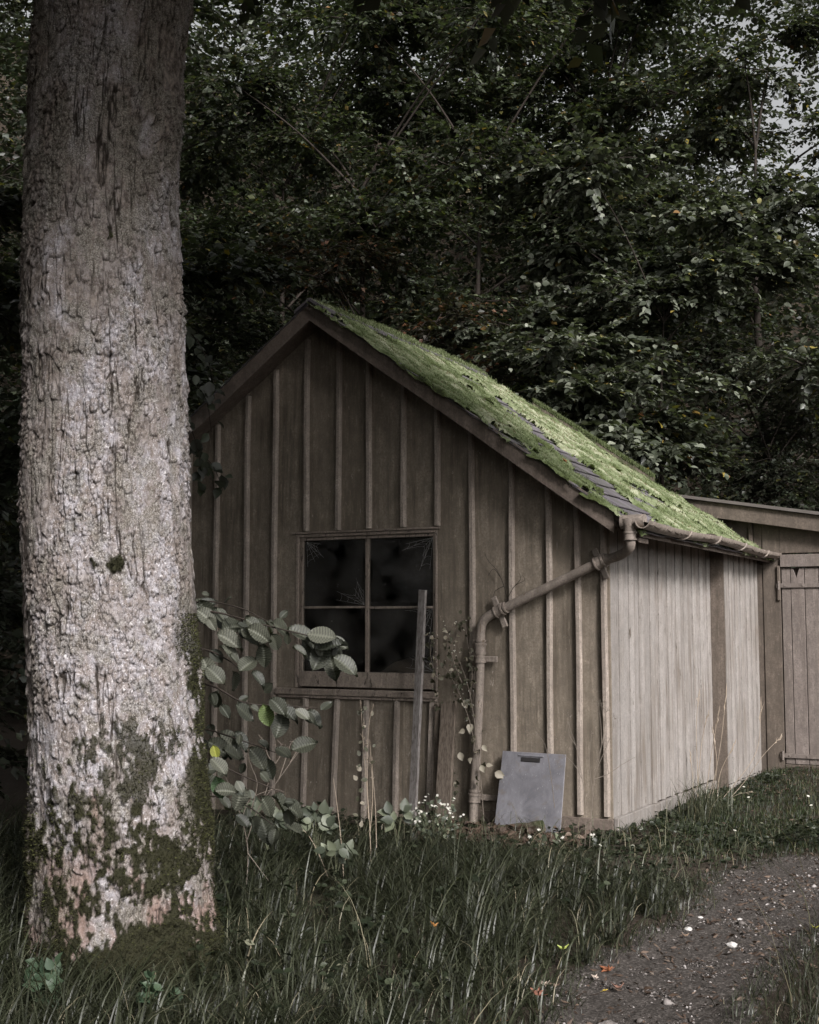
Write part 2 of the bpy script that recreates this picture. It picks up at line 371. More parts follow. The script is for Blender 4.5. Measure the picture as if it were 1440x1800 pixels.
def place_leaves(tpl, pos, dirs, nrm, size, rnd, fold=None):
    """one leaf per row: along dirs, facing nrm"""
    v, f = tpl; dirs = norm(dirs); s = norm(np.cross(dirs, nrm)); n = np.cross(s, dirs)
    size = np.broadcast_to(size, (len(pos),))
    vz = v[None, :, 2:3] * (fold[:, None, None] if fold is not None else 1)
    V = pos[:, None, :] + size[:, None, None] * (v[None, :, 0:1] * s[:, None, :] + v[None, :, 1:2] * dirs[:, None, :] + vz * n[:, None, :])
    F = f[None] + (np.arange(len(pos)) * len(v))[:, None, None]
    return V.reshape(-1, 3), F.reshape(-1, f.shape[1]), np.repeat(rnd, len(v))
def sprays(P, D, L, m, leaf, tpl, droop=.25, jit=.35, upb=1.0, flat=.2, ragged=.25):
    """P,D: (N,3) twig roots and directions; m leaves each, alternate left and right, lying in tiers"""
    N = len(P); D = norm(D); up = np.tile([0, 0, 1.], (N, 1)) * upb + rng.normal(0, flat, (N, 3))
    S = norm(np.cross(D, up)); U = norm(np.cross(S, D))
    t = (np.arange(m) + .5) / m; L = np.broadcast_to(L, (N,))
    tt = t[None, :] + rng.uniform(-.4, .4, (N, m)) / m
    pos = P[:, None] + D[:, None] * (L[:, None] * tt)[..., None]; pos[..., 2] -= (droop * L[:, None] * tt ** 2)
    side = np.where(np.arange(m) % 2 == 0, 1., -1.)[None, :, None]
    a = rng.uniform(.5, 1.15, (N, m, 1)); dd = D[:, None] * np.cos(a) + S[:, None] * np.sin(a) * side
    dd = dd + rng.normal(0, jit * .6, (N, m, 3)); dd[..., 2] -= rng.uniform(0, droop * 2, (N, m))
    nn = U[:, None] + rng.normal(0, jit, (N, m, 3))
    sz = leaf * rng.uniform(.55, 1.2, (N, m)) * (1.05 - .35 * tt)
    keep = rng.random((N, m)) > ragged
    V, F, r = place_leaves(tpl, pos[keep], dd[keep], nn[keep], sz[keep], rng.random(keep.sum()))
    # twigs: a thin 3-sided sliver
    e = P + D * L[:, None]; e[:, 2] -= droop * L
    mid = (P + D * L[:, None] * .5); mid[:, 2] -= droop * L * .25
    return V, F, r, (P, mid, e)
def slivers(segs, r0, r1):
    A, B, C = segs; N = len(A); a = rng.normal(0, 1, (N, 3)); T = norm(C - A); u = norm(np.cross(T, a)); b = np.cross(T, u)
    rr = [r0, (r0 + r1) / 2, r1]; V = []
    for Q, r in zip((A, B, C), rr):
        for k in range(3):
            th = k * 2.0944; V.append(Q + r * (math.cos(th) * u + math.sin(th) * b))
    V = np.stack(V, 1); q = []
    for s in (0, 3):
        for k in range(3): q.append([s + k, s + (k + 1) % 3, s + 3 + (k + 1) % 3, s + 3 + k])
    F = np.array(q)[None] + (np.arange(N) * 9)[:, None, None]
    return V.reshape(-1, 3), F.reshape(-1, 4)
class Acc:
    def __init__(s): s.v = []; s.f = {}; s.r = []; s.n = 0
    def add(s, V, F, r=None):
        F = np.asarray(F); s.v.append(V); s.f.setdefault(F.shape[1], []).append(F + s.n)
        s.r.append(np.zeros(len(V)) if r is None else np.broadcast_to(r, (len(V),))); s.n += len(V)
    def tube(s, pts, rad, n=6, r=0.):
        v, f = tube_np(pts, rad, n, False); s.add(v, np.array(f), r)
    def build(s, name, mat, parent=None, smooth=False, origin=None):
        return np_mesh(name, np.concatenate(s.v), [np.concatenate(q) for q in s.f.values()], mat, parent, {'rnd': np.concatenate(s.r)}, smooth, origin)

def blades(P, H, W, az, lean, rnd, seg=5, twist=.6):
    """curved tapering grass blades"""
    N = len(P); d = np.stack([np.cos(az), np.sin(az), np.zeros(N)], 1); sd = np.stack([-np.sin(az + twist), np.cos(az + twist), np.zeros(N)], 1)
    V = np.zeros((N, seg * 2 + 1, 3)); ang0 = rng.uniform(0, .25, N)
    p = P.copy(); st = H / seg
    for k in range(seg + 1):
        wd = W * (1 - (k / seg) ** 1.6) * .5
        if k < seg: V[:, 2 * k] = p - sd * wd[:, None]; V[:, 2 * k + 1] = p + sd * wd[:, None]
        else: V[:, 2 * k] = p
        a = ang0 + lean * ((k + .5) / seg) ** 1.3
        p = p + st[:, None] * (d * np.sin(a)[:, None] + np.array([0, 0, 1.]) * np.cos(a)[:, None])
    q = np.array([[2 * k, 2 * k + 1, 2 * k + 3, 2 * k + 2] for k in range(seg - 1)]); t = np.array([[2 * seg - 2, 2 * seg - 1, 2 * seg]])
    o = (np.arange(N) * (2 * seg + 1))[:, None, None]
    return V.reshape(-1, 3), (q[None] + o).reshape(-1, 4), (t[None] + o).reshape(-1, 3), np.repeat(rnd, 2 * seg + 1)
def grow(acc, *a, **k):
    V, Q, T, r = blades(*a, **k); n = acc.n; acc.v.append(V); acc.f.setdefault(4, []).append(Q + n); acc.f.setdefault(3, []).append(T + n); acc.r.append(r); acc.n += len(V)

# ---------------------------------------------------------------- ground
PATH_L = np.array([(1.35, -6.2), (1.25, -4.5), (1.02, -3.6), (1.16, -3.1), (1.22, -2.5), (1.12, -1.7), (1.0, -1.0), (1.4, -.25), (2.6, .4)])
PATH_R = np.array([(2.05, -6.2), (1.88, -4.3), (1.84, -3.6), (1.86, -2.6), (1.86, -2.0), (1.9, -1.6), (2.05, -1.3), (2.4, -.9), (3.2, -.5)])
def in_path(x, y):
    lx = np.interp(y, PATH_L[:, 1], PATH_L[:, 0]); rx = np.interp(y, PATH_R[:, 1], PATH_R[:, 0])
    w = .25 * (fbm(x * 4, y * 4, 4, 5) - .5)
    return np.clip(np.minimum(x - lx, rx - x) / .22 + .5 + w * 4, 0, 1) * (y > -6.5) * (y < .4)
def gz(x, y):
    x = np.asarray(x, float); y = np.asarray(y, float)
    d = (x - CAM[0]) * FH[0] + (y - CAM[1]) * FH[1]; r = (x - CAM[0]) * RT[0] + (y - CAM[1]) * RT[1]
    z = .05 * (fbm(x * 1.1, y * 1.1, 3, 2) - .5)
    z = z - .05 * sst(-.8, -2., x) * sst(-3, -1, y) + .12 * sst(1.5, 4.2, y) * sst(-.2, .6, x)
    z = z + .05 * in_path(x, y) * -1
    z = z + sst(20, 44, d + .2 * r) * (19 - .35 * r) * (.7 + .5 * fbm(x * .08, y * .08, 3, 9))
    return z
# fine inner sheet blending to a wide outer one (one mesh)
gx = np.unique(np.concatenate([np.linspace(-90, -14, 20), np.linspace(-14, -4, 34), np.arange(-4, 4.6, .05), np.linspace(4.6, 14, 26), np.linspace(14, 90, 20)]))
gy = np.unique(np.concatenate([np.linspace(-60, -9, 20), np.arange(-9, 5, .05), np.linspace(5, 16, 40), np.linspace(16, 110, 50)]))
X, Yg = np.meshgrid(gx, gy); Zg = gz(X, Yg)
nx = len(gx); idx = np.arange(X.size).reshape(X.shape)
q = np.stack([idx[:-1, :-1], idx[:-1, 1:], idx[1:, 1:], idx[1:, :-1]], -1).reshape(-1, 4)
tag(np_mesh('ground', np.stack([X, Yg, Zg], -1).reshape(-1, 3), [q], M['soil'], smooth=True), kind='structure')
# path: a sheet draped 6 mm over the ground
px = np.arange(.5, 3.4, .02); py = np.arange(-6.2, .5, .02); PX_, PY_ = np.meshgrid(px, py); pm = in_path(PX_, PY_)
PZ = gz(PX_, PY_) - .012 + .03 * np.minimum(pm * 2, 1) + .035 * (fbm(PX_ * 12, PY_ * 12, 4, 11) - .5)
idx = np.arange(PX_.size).reshape(PX_.shape)
q = np.stack([idx[:-1, :-1], idx[:-1, 1:], idx[1:, 1:], idx[1:, :-1]], -1).reshape(-1, 4)
q = q[(pm.ravel()[q].max(1) > .02)]
tag(np_mesh('path', np.stack([PX_, PY_, PZ], -1).reshape(-1, 3), [q], M['path'], smooth=True), kind='structure')

# ---------------------------------------------------------------- shed
XA, ZA, SL = -2.475, 4.20, .712          # ridge x, roof top at ridge, slope
WL = -4.95
def roof_z(x): return ZA - SL * abs(x - XA)
shed = empty('shed', (-2.475, 0, 0), 'old timber shed with mossy slate gable roof, batten walls and a four pane window', 'shed')
UND = .13
def wtop(x): return roof_z(x) - UND
BX = [-4.77, -4.47, -4.17, -3.872, -3.572, -3.251, -2.963, -2.646, -2.332, -2.043, -1.72, -1.417, -1.114, -.776, -.474, -.243, -.04]
WX0, WX1, WZ0, WZ1 = -2.748, -1.422, .97, 2.262
fb = MB()
ed = [WL] + BX[:] + [0.0]
def board(x0, x1, z0, top0, top1, dy=0, r=None):
    fb.hexa([(x0, dy, z0), (x1, dy, z0), (x1, .025, z0), (x0, .025, z0)], [(x0, dy, top0), (x1, dy, top1), (x1, .025, top1), (x0, .025, top0)], r)
def rail_board(x0, x1, dy, r):
    """board from plinth to roof, broken round the window"""
    base = .1 if x0 > -1.2 else -.12
    if x1 <= WX0 + .001 or x0 >= WX1 - .001: board(x0, x1, base, wtop(x0), wtop(x1), dy, r)
    else:
        board(x0, x1, base, .96, .96, dy, r); board(x0, x1, WZ1 + .002, wtop(x0), wtop(x1), dy, r)
cuts = sorted(set(ed + [WX0, WX1, XA]))
rr = {}
for a, b in zip(cuts[:-1], cuts[1:]):
    k = sum(1 for e in BX if e <= a + 1e-6); rr.setdefault(k, (random.random(), random.uniform(-.004, .003)))
    rail_board(a, b, rr[k][1], rr[k][0])
fb.build('front_wall', M['wall'], shed)
def batten(x, z0, z1, x1=None):
    w, d = .024, .038; b = MB(); x1 = x if x1 is None else x1
    prof = [(-w, -.004), (-w, -d * .55), (-w * .55, -d), (w * .55, -d), (w, -d * .55), (w, -.004)]
    zs = np.linspace(z0, z1, 9); V = []
    for k, z in enumerate(zs):
        cx = x + (x1 - x) * k / 8 + .003 * math.sin(z * 3 + x * 9)
        V += [(cx + p, q + (.004 if k == 8 else 0), z) for p, q in prof]
    n = 6; F = [(k * n + i, k * n + (i + 1) % n, (k + 1) * n + (i + 1) % n, (k + 1) * n + i) for k in range(8) for i in range(n)] + [list(range(n))[::-1], list(range(8 * n, 9 * n))]
    b.add(V, F); b.build('batten', M['batten'], shed, smooth=40)
for x in BX:
    zt = wtop(x) - .03
    if WX0 < x < WX1 + .02: batten(x, 2.29, zt)
    else: batten(x, .12 if x > -1.2 else -.1, zt)
for xa, xb in [(-2.665, -2.635), (-2.37, -2.335), (-2.085, -2.06), (-1.80, -1.775), (-1.50, -1.465)]: batten(xa, -.1, .915, xb)
# side wall (faces +x): grooved boards, a step out, the return faces
sw = MB()
def side_boards(xw, ys, z0=.1):
    for a, b in zip(ys[:-1], ys[1:]):
        dx = random.uniform(-.006, .006); r = random.random(); zt = wtop(xw) + .02; g_ = random.uniform(.007, .016); t = a + (b - a) * .7; n_ = 6
        zs = np.linspace(z0, zt, n_)
        for u0, u1, h0, h1, rr_ in ((a + g_, t - .003, 0, .002, r), (t, b - g_, .01, .024, min(1, r + .2))):
            w0 = [random.uniform(-.0025, .0025) for _ in zs]
            for k in range(n_ - 1):
                q = lambda k: [(xw - .035, u0 + w0[k], zs[k]), (xw + dx + h0, u0 + w0[k], zs[k]), (xw + dx + h1, u1 + w0[k], zs[k]), (xw - .035, u1 + w0[k], zs[k])]
                V = q(k) + q(k + 1); F = [(i, (i + 1) % 4, 4 + (i + 1) % 4, 4 + i) for i in range(4)]
                if k == 0: F.append((3, 2, 1, 0))
                if k == n_ - 2: F.append((4, 5, 6, 7))
                sw.add(V, F, rr_)
ysA = [on for on in (0.0, .25, .49, .75, 1.02, 1.27, 1.5, 1.75, 2.0, 2.25, 2.5, 2.75)]
side_boards(0, ysA); side_boards(.15, [2.77, 2.98, 3.2, 3.41, 3.62, 3.82, 4.0], .06)
sw.build('side_wall', M['side'], shed)
rt_ = MB(); rt_.bx(-.02, .15, 2.752, 2.77, .02, wtop(.1) + .02); rt_.build('return_board', M['annex'], shed)  # darker outbuilding paint used here stands in for shade on the return
bk = MB(); bk.bx(-.045, -.011, .03, 2.74, 0, wtop(0) + .02); bk.bx(.125, .139, 2.775, 3.99, 0, wtop(.15) + .02); bk.build('gap_shade_lining', M['interior'], shed)  # dark lining set close behind the boards paints shade into the gaps
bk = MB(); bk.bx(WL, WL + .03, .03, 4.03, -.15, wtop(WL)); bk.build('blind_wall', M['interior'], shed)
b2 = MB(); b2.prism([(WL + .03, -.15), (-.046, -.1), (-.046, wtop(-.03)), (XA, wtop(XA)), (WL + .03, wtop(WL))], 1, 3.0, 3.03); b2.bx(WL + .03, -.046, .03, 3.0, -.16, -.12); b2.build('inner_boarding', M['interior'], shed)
# corner plinths
pl = MB(); pl.bx(-1.15, .012, -.03, .02, -.25, .1); pl.bx(-4.95, -1.16, -.012, .02, -.3, -.1); pl.build('front_plinth', M['trim'], shed, bevel=.004)
pl = MB()
for a, b, zt in [(-.022, .85, .112), (.855, 1.7, .1), (1.705, 2.75, .09)]: pl.bx(.014, .05, a, b, -.25, zt)
pl.bx(.155, .18, 2.76, 4.0, -.2, .055); pl.build('side_plinth', M['side'], shed, bevel=.005)
# roof: deck, slates, moss, barge boards
EX = .34; Y0 = -.27
def ry(x): return 3.0 + (x - XA) / (EX - XA) * 1.02 if x > XA else 3.0
dk = MB()
for sx, xe in ((1, EX - .03), (-1, XA * 2 - EX + .03)):
    za, ze = ZA - .05, roof_z(xe) - .05; ya, ye = ry(XA) - .02, ry(xe) - .02
    dk.hexa([(XA, Y0 + .03, za - .035), (xe, Y0 + .03, ze - .035), (xe, ye, ze - .035), (XA, ya, za - .035)], [(XA, Y0 + .03, za), (xe, Y0 + .03, ze), (xe, ye, ze), (XA, ya, za)])
roof = dk.build('roof', M['trim'], shed)
sl = MB(); cs = 1 / math.sqrt(1 + SL * SL)
for sx in (1, -1):
    LEN = (EX - XA) / cs; ncr = 17; e = LEN / ncr
    for k in range(ncr):
        y = Y0 - random.uniform(0, .2) if k % 2 else Y0
        while True:
            w_ = random.uniform(.2, .3); a, b = max(y, Y0), y + w_ - .004
            s1 = (k + 1) * e + random.uniform(-.008, .008); s0 = k * e - .05
            if k == 0: s0 = 0.0
            xm = XA + (s1 * cs); lim = ry(xm)
            if a > lim - .1: break
            b = min(b, lim)
            def P(s, yy, h): return (XA + sx * (s * cs + h * SL * cs), yy, ZA - .05 - SL * s * cs + h * cs)
            t0 = .004 if k else .006; t1 = .017 + random.uniform(0, .006)
            sl.hexa([P(s0, a, t0 - .003), P(s1, a, t1 - .007), P(s1, b, t1 - .007), P(s0, b, t0 - .003)], [P(s0, a, t0), P(s1, a, t1), P(s1, b, t1), P(s0, b, t0)])
            y += w_
for k in range(13):
    y = Y0 + k * .25; y1 = min(y + .247, 3.0)
    for sx in (1, -1): sl.hexa([(XA, y, ZA - .02), (XA + sx * .14, y, ZA - .115), (XA + sx * .14, y1, ZA - .115), (XA, y1, ZA - .02)], [(XA, y, ZA + .005), (XA + sx * .145, y, ZA - .09), (XA + sx * .145, y1, ZA - .09), (XA, y1, ZA + .005)])
sl.build('slates', M['slate'], roof)
bb = MB()
for sx in (1, -1):
    xe = .125 if sx > 0 else XA * 2 - .125; x_in = XA
    n_ = 8; tops = []
    for yy0, yy1, up_, dn in ((-.255, -.225, .025, .185),):
        xs = [x_in + (xe - x_in) * t for t in np.linspace(0, 1, n_)]
        for a, b in zip(xs[:-1], xs[1:]):
            wa, wb = .004 * math.sin(a * 4), .004 * math.sin(b * 4)
            q = [(a, yy0, roof_z(a) - dn + wa), (b, yy0, roof_z(b) - dn + wb), (b, yy1, roof_z(b) - dn + wb), (a, yy1, roof_z(a) - dn + wa)]
            t = [(a, yy0, roof_z(a) - .03), (b, yy0, roof_z(b) - .03), (b, yy1, roof_z(b) - .03), (a, yy1, roof_z(a) - .03)]
            bb.hexa(q, t, .4)
bb.build('barge_board', M['trim'], roof)
sf = MB()
for sx in (1, -1):
    xe = EX - .04 if sx > 0 else XA * 2 - EX + .04
    sf.hexa([(XA, -.22, ZA - .13), (xe, -.22, roof_z(xe) - .13), (xe, -.002, roof_z(xe) - .13), (XA, -.002, ZA - .13)], [(XA, -.22, ZA - .1), (xe, -.22, roof_z(xe) - .1), (xe, -.002, roof_z(xe) - .1), (XA, -.002, ZA - .1)])
sf.bx(.02, .05, 0, 2.7, roof_z(.03) - .2, roof_z(.03) - .1)
bx_ = .02
sf.build('soffit', M['trim'], roof)
# rear verge: mossy upstand board
vg = MB()
vx = np.linspace(-1.9, -.75, 6)
for a, b in zip(vx[:-1], vx[1:]):
    vg.hexa([(a, ry(a) - .05, roof_z(a) - .04), (b, ry(b) - .05, roof_z(b) - .04), (b, ry(b), roof_z(b) - .04), (a, ry(a), roof_z(a) - .04)], [(a, ry(a) - .05, roof_z(a) + .06), (b, ry(b) - .05, roof_z(b) + .045), (b, ry(b), roof_z(b) + .045), (a, ry(a), roof_z(a) + .06)], .3)
vg.build('verge_board', M['timber'], roof)
# moss blanket
def moss_mask(x, y):
    ax, ay, bx2, by = -1.75, 1.88, .3, .22
    t = np.clip(((x - ax) * (bx2 - ax) + (y - ay) * (by - ay)) / ((bx2 - ax) ** 2 + (by - ay) ** 2), 0, 1)
    dd = np.hypot(x - ax - t * (bx2 - ax), y - ay - t * (by - ay))
    wd = .07 + .2 * t ** .8
    n = fbm(x * 5, y * 5, 4, 31)
    n2 = fbm(x * 1.6 + 9, y * 2.2, 3, 77)
    bare = sst(wd + .12, wd - .02, dd + .75 * (n - .5))
    holes = sst(.56, .62, n) * sst(.34, .5, n2) * .97
    m = np.clip(1 - bare, 0, 1) * np.clip(1 - holes, 0, 1)
    edge = sst(EX + .02, EX - .05, x + .1 * (n - .5))
    return m * edge
ms = np.arange(0, (EX - XA) / cs + .03, .014); my = np.arange(Y0 - .035, 4.05, .014)
S_, Y_ = np.meshgrid(ms, my); Xm = XA + S_ * cs
mk = moss_mask(Xm, Y_) * (Y_ < 3.0 + (Xm - XA) / (EX - XA) * 1.02 + .03)
bump = .015 + .07 * fbm(S_ * 3.2, Y_ * 3.2, 3, 41) + .13 * (fbm(S_ * 8, Y_ * 17, 4, 42) - .42) + .04 * (fbm(S_ * 40, Y_ * 40, 2, 43) - .5)
lip = sst(Y0 + .015, Y0 - .03, Y_)
hh = (.006 + .42 * np.clip(bump, .004, 1)) * sst(0.05, .6, mk) - .02 * lip
wob = .022 * (fbm(S_ * 5, S_ * 0, 2, 44) - .5 + fbm(S_ * 38, S_ * 0, 2, 47) - .5) * sst(Y0 + .08, Y0 - .03, Y_)
MV = np.stack([XA + S_ * cs + hh * SL * cs, Y_ + wob, ZA - .045 - SL * S_ * cs + hh * cs], -1)
idx = np.arange(S_.size).reshape(S_.shape)
q = np.stack([idx[:-1, :-1], idx[:-1, 1:], idx[1:, 1:], idx[1:, :-1]], -1).reshape(-1, 4)
mkf = mk.ravel(); q = q[mkf[q].min(1) > .12]
acc = Acc(); mr = np.clip(.38 + 1.5 * (fbm(S_ * 5, Y_ * 8, 5, 45) - .5) + .4 * (vn(S_ * 1.5, Y_ * 1.5, 46) - .5) + 5.5 * (bump - .045) + .25 * (rng.random(S_.shape) - .5), 0, .9)
acc.add(MV.reshape(-1, 3), q, mr.ravel())
cand = np.flatnonzero(mkf > .25); pick = rng.choice(cand, 52000); bp = MV.reshape(-1, 3)[pick] + rng.normal(0, .004, (52000, 3))
bh = rng.uniform(.006, .017, len(pick)) * rng.choice([1, 1, 1, 1.8], len(pick))
grow(acc, bp, bh, np.full(len(pick), .005), rng.uniform(0, 6.28, len(pick)), rng.uniform(.6, 1.9, len(pick)), np.clip(mr.ravel()[pick] + rng.normal(.05, .16, len(pick)), 0, 1) , seg=2)
# tufts on the ridge near the apex and on the verge board
k = 9000; bx2 = rng.uniform(-1.9, -.75, k); zz = np.array([roof_z(a) - .04 for a in bx2]); yy = np.array([ry(a) for a in bx2])
grow(acc, np.stack([bx2, yy - rng.uniform(-.01, .06, k), zz + .07 + .02 * rng.random(k)], 1), rng.uniform(.02, .05, k), np.full(k, .007), rng.uniform(0, 6.28, k), rng.uniform(.3, 1.3, k), rng.uniform(.0, .6, k), seg=2)
k = 12000; yy = rng.uniform(Y0 + .18, 3.0, k); xx = XA + rng.normal(.03, .06, k); amp = sst(Y0 + .1, .6, yy) * .05 * vn(yy * 6, yy * 0, 3)
grow(acc, np.stack([xx, yy, np.array([roof_z(a) for a in xx]) + amp * rng.random(k)], 1), rng.uniform(.01, .03, k), np.full(k, .006), rng.uniform(0, 6.28, k), rng.uniform(.3, 1.3, k), rng.uniform(.1, .8, k), seg=2)
moss = acc.build('moss', M['moss'], roof, smooth=True); moss['kind'] = 'stuff'

# window
win = MB(); fy0, fy1 = -.012, .06
win.bx(WX0, WX0 + .028, fy0, fy1, WZ0 + .02, WZ1); win.bx(WX1 - .02, WX1, fy0 + .004, fy1, WZ0 + .02, WZ1); win.bx(WX0 + .028, WX1 - .02, fy0 - .002, fy1, WZ1 - .025, WZ1)
win.bx(WX0 - .03, WX1 + .03, -.028, -.006, WZ1 + .003, WZ1 + .02)
window = win.build('window', M['frame'], shed, bevel=.003)
sa = MB(); a0, a1 = WX0 + .031, WX1 - .023
sa.bx(a0, a0 + .03, .004, .045, 1.0, WZ1 - .028); sa.bx(a1 - .02, a1, .004, .045, 1.0, WZ1 - .028)
sa.bx(a0 + .03, a1 - .02, .006, .043, WZ1 - .052, WZ1 - .028); sa.bx(a0 + .03, a1 - .02, -.002, .045, 1.0, 1.125)
xm = -2.068
sa.bx(xm - .016, xm + .016, .002, .04, 1.125, WZ1 - .052); sa.bx(a0 + .03, xm - .016, .008, .036, 1.642, 1.662); sa.bx(xm + .016, a1 - .02, .008, .036, 1.636, 1.656)
sa.build('sash', M['frame'], window, bevel=.003)
si = MB(); si.bx(-2.925, -1.41, -.055, -.004, .93, .985); si.bx(-2.9, -1.42, -.04, -.003, .905, .928); si.build('sill', M['frame'], window, bevel=.006)
for xa, xb, za, zb in [(a0 + .03, xm - .016, 1.662, WZ1 - .052), (xm + .016, a1 - .02, 1.656, WZ1 - .052), (a0 + .03, xm - .016, 1.125, 1.642), (xm + .016, a1 - .02, 1.125, 1.636)]:
    gp = MB(); gp.bx(xa, xb, .022, .025, za, zb); gp.build('pane', M['glass'], window)
wm = simple('cobweb', (.34, .32, .3), (.46, .44, .42), 30, .8)
for (cx_, cz_, sx_, sz_) in [(-2.66, 2.2, 1, -1), (-1.47, 2.2, -1, -1), (-1.47, 1.64, -1, -1), (-2.1, 1.67, -1, 1), (-1.47, 1.14, -1, 1)]:
    wb = Acc(); e_ = []
    for k in range(6):
        a = R(8 + 15 * k + random.uniform(-5, 5)); L = random.uniform(.1, .3); e = np.array([cx_ + sx_ * L * math.cos(a), .016, cz_ + sz_ * L * math.sin(a)]); e_.append(e); wb.tube([[cx_, .018, cz_], e], [.0009, .0006], 3)
    for t in (.35, .6, .85):
        for k in range(5):
            c0 = np.array([cx_, .017, cz_]); p, q = c0 + (e_[k] - c0) * t, c0 + (e_[k + 1] - c0) * t; wb.tube([p, (p + q) / 2 + (c0 - p) * .06, q], [.0006, .0006, .0006], 3)
    wb.build('cobweb', wm, window)
# sacking heaped inside behind the glass
sx_ = np.linspace(-2.55, -1.5, 40); sy = np.linspace(.1, .5, 16); SX, SY = np.meshgrid(sx_, sy)
SZ = .95 + .30 * np.exp(-((SX + 1.85) / .33) ** 2) * (.5 + .5 * np.sin((SY - .05) * 5)) + .06 * (fbm(SX * 6, SY * 6, 3, 8) - .5)
idx = np.arange(SX.size).reshape(SX.shape); q = np.stack([idx[:-1, :-1], idx[:-1, 1:], idx[1:, 1:], idx[1:, :-1]], -1).reshape(-1, 4)
top = np.stack([SX, SY, SZ], -1).reshape(-1, 3); bot = top.copy(); bot[:, 2] = .72
n0 = len(top); rim = [idx[0], idx[-1], idx[:, 0], idx[:, -1]]; sq = np.concatenate([np.stack([e[:-1], e[1:], e[1:] + n0, e[:-1] + n0], -1) for e in rim])
tag(np_mesh('sack', np.concatenate([top, bot]), [q, q[:, ::-1] + n0, sq], M['cloth'], smooth=True), 'dusty brown sacking heaped behind the lower window panes', 'sack')
bench = empty('workbench', (-2.0, .35, -.12), 'dark workbench under the sacking inside the shed window', 'bench')
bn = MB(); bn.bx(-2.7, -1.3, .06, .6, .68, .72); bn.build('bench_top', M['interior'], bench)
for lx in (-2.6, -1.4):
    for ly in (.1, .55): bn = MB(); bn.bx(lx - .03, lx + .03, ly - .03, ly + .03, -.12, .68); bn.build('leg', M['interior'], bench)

# gutter and downpipe
gt = MB(); gy_ = np.linspace(-.38, 3.985, 24); GXc, GZc, GR = .375, 2.235, .055
prof = [(GR * math.cos(a), GR * math.sin(a)) for a in np.linspace(math.pi, 2 * math.pi, 10)] + [((GR - .006) * math.cos(a), (GR - .006) * math.sin(a)) for a in np.linspace(2 * math.pi, math.pi, 10)]
V = []; sag = lambda y: -.012 * math.sin((y + .4) * 2.1) - .008 * (y / 4)
for y in gy_: V += [(GXc + p, y, GZc + q + sag(y)) for p, q in prof]
n = len(prof); F = [(k * n + i, k * n + (i + 1) % n, (k + 1) * n + (i + 1) % n, (k + 1) * n + i) for k in range(len(gy_) - 1) for i in range(n)] + [list(range(n)), list(range((len(gy_) - 1) * n, len(gy_) * n))]
gt.add(V, F)
gutter = gt.build('gutter', M['pipe'], shed, smooth=50)
for y, tilt in ((.62, .05), (1.55, .03), (2.42, .05), (3.35, .03)):
    jb = MB(); a_ = np.linspace(math.pi * .98, 2 * math.pi * 1.01, 11)
    pts = [(GXc + (GR + .004) * math.cos(a), y + tilt * (a - 4.7) / 1.6, GZc + sag(y) + (GR + .004) * math.sin(a)) for a in a_]
    jb.tube(pts, .009, 6); jb.build('gutter_clip', M['pipe'], gutter, smooth=50)
dy_ = np.arange(-.36, 3.97, .012); dx_ = np.linspace(-.05, .05, 9); DX, DY = np.meshgrid(dx_, dy_)
DZ = GZc - .03 + .045 * (fbm(DX * 30, DY * 7, 4, 51) - .2) + .03 * sst(.6, .8, fbm(DX * 20, DY * 5, 2, 52)) - .012 * np.sin((DY + .4) * 2.1) - .002 * DY - .02 * (np.abs(DX) / .05) ** 3
idx = np.arange(DX.size).reshape(DX.shape); q = np.stack([idx[:-1, :-1], idx[:-1, 1:], idx[1:, 1:], idx[1:, :-1]], -1).reshape(-1, 4)
np_mesh('gutter_debris', np.stack([GXc + DX, DY, DZ], -1).reshape(-1, 3), [q], M['soil'], gutter, smooth=True)
dp = MB(); PY0 = -.095
path = spline([(.262, -.31, 2.2), (.262, -.305, 2.12), (.255, -.29, 2.06), (.2, -.235, 2.025), (.12, -.17, 2.0)], 6)
path = np.vstack([path, [(-.013, -.12, 1.972)], [(-.45, -.1, 1.785)]])
low = spline([(-.84, PY0, 1.617), (-.93, PY0, 1.577), (-.985, PY0, 1.53), (-1.005, PY0, 1.46), (-1.008, PY0, 1.36), (-1.02, PY0, 1.0), (-1.045, PY0, .55), (-1.068, PY0, .18), (-1.078, PY0, -.06)], 5)
dp.tube(np.vstack([path, low]), .036, 16)
pipe = dp.build('downpipe', M['pipe'], shed, smooth=50)
hp = MB(); hp.tube([(.262, -.31, 2.255), (.262, -.31, 2.235), (.262, -.31, 2.2), (.262, -.31, 2.165)], [.06, .062, .05, .042], 16)
hp.tube([(.2, -.31, 2.235), (.375, -.31, 2.235)], [.05, .052], 12); hp.build('hopper', M['pipe'], pipe, smooth=50)
def collar(p, d, L=.06, r=.046, extra=True):
    p = np.array(p); d = np.array(d, float); d /= np.linalg.norm(d); c = MB()
    c.tube([p - d * L / 2, p - d * L * .36, p - d * L * .36, p + d * L * .3, p + d * L * .3, p + d * L / 2], [r * 1.06, r * 1.06, r * .95, r * .95, r * 1.1, r * 1.1], 16)
    if extra: c.tube([p + d * (L / 2 + .012), p + d * (L / 2 + .026)], [r * 1.0, r * 1.0], 14)
    c.build('pipe_collar', M['pipe'], pipe, smooth=35)
dg = np.array([-.875, .03, -.38])
collar((.262, -.31, 2.135), (0, 0, 1)); collar((-.03, -.117, 1.965), -dg, .075, .05); collar((-.845, PY0, 1.615), -dg, .07); collar((-1.011, PY0, 1.33), (.05, 0, 1), .075, .045)
collar((-1.012, PY0, 1.245), (.03, 0, 1), .05, .045); collar((-1.065, PY0, .2), (.05, 0, 1), .065, .046)
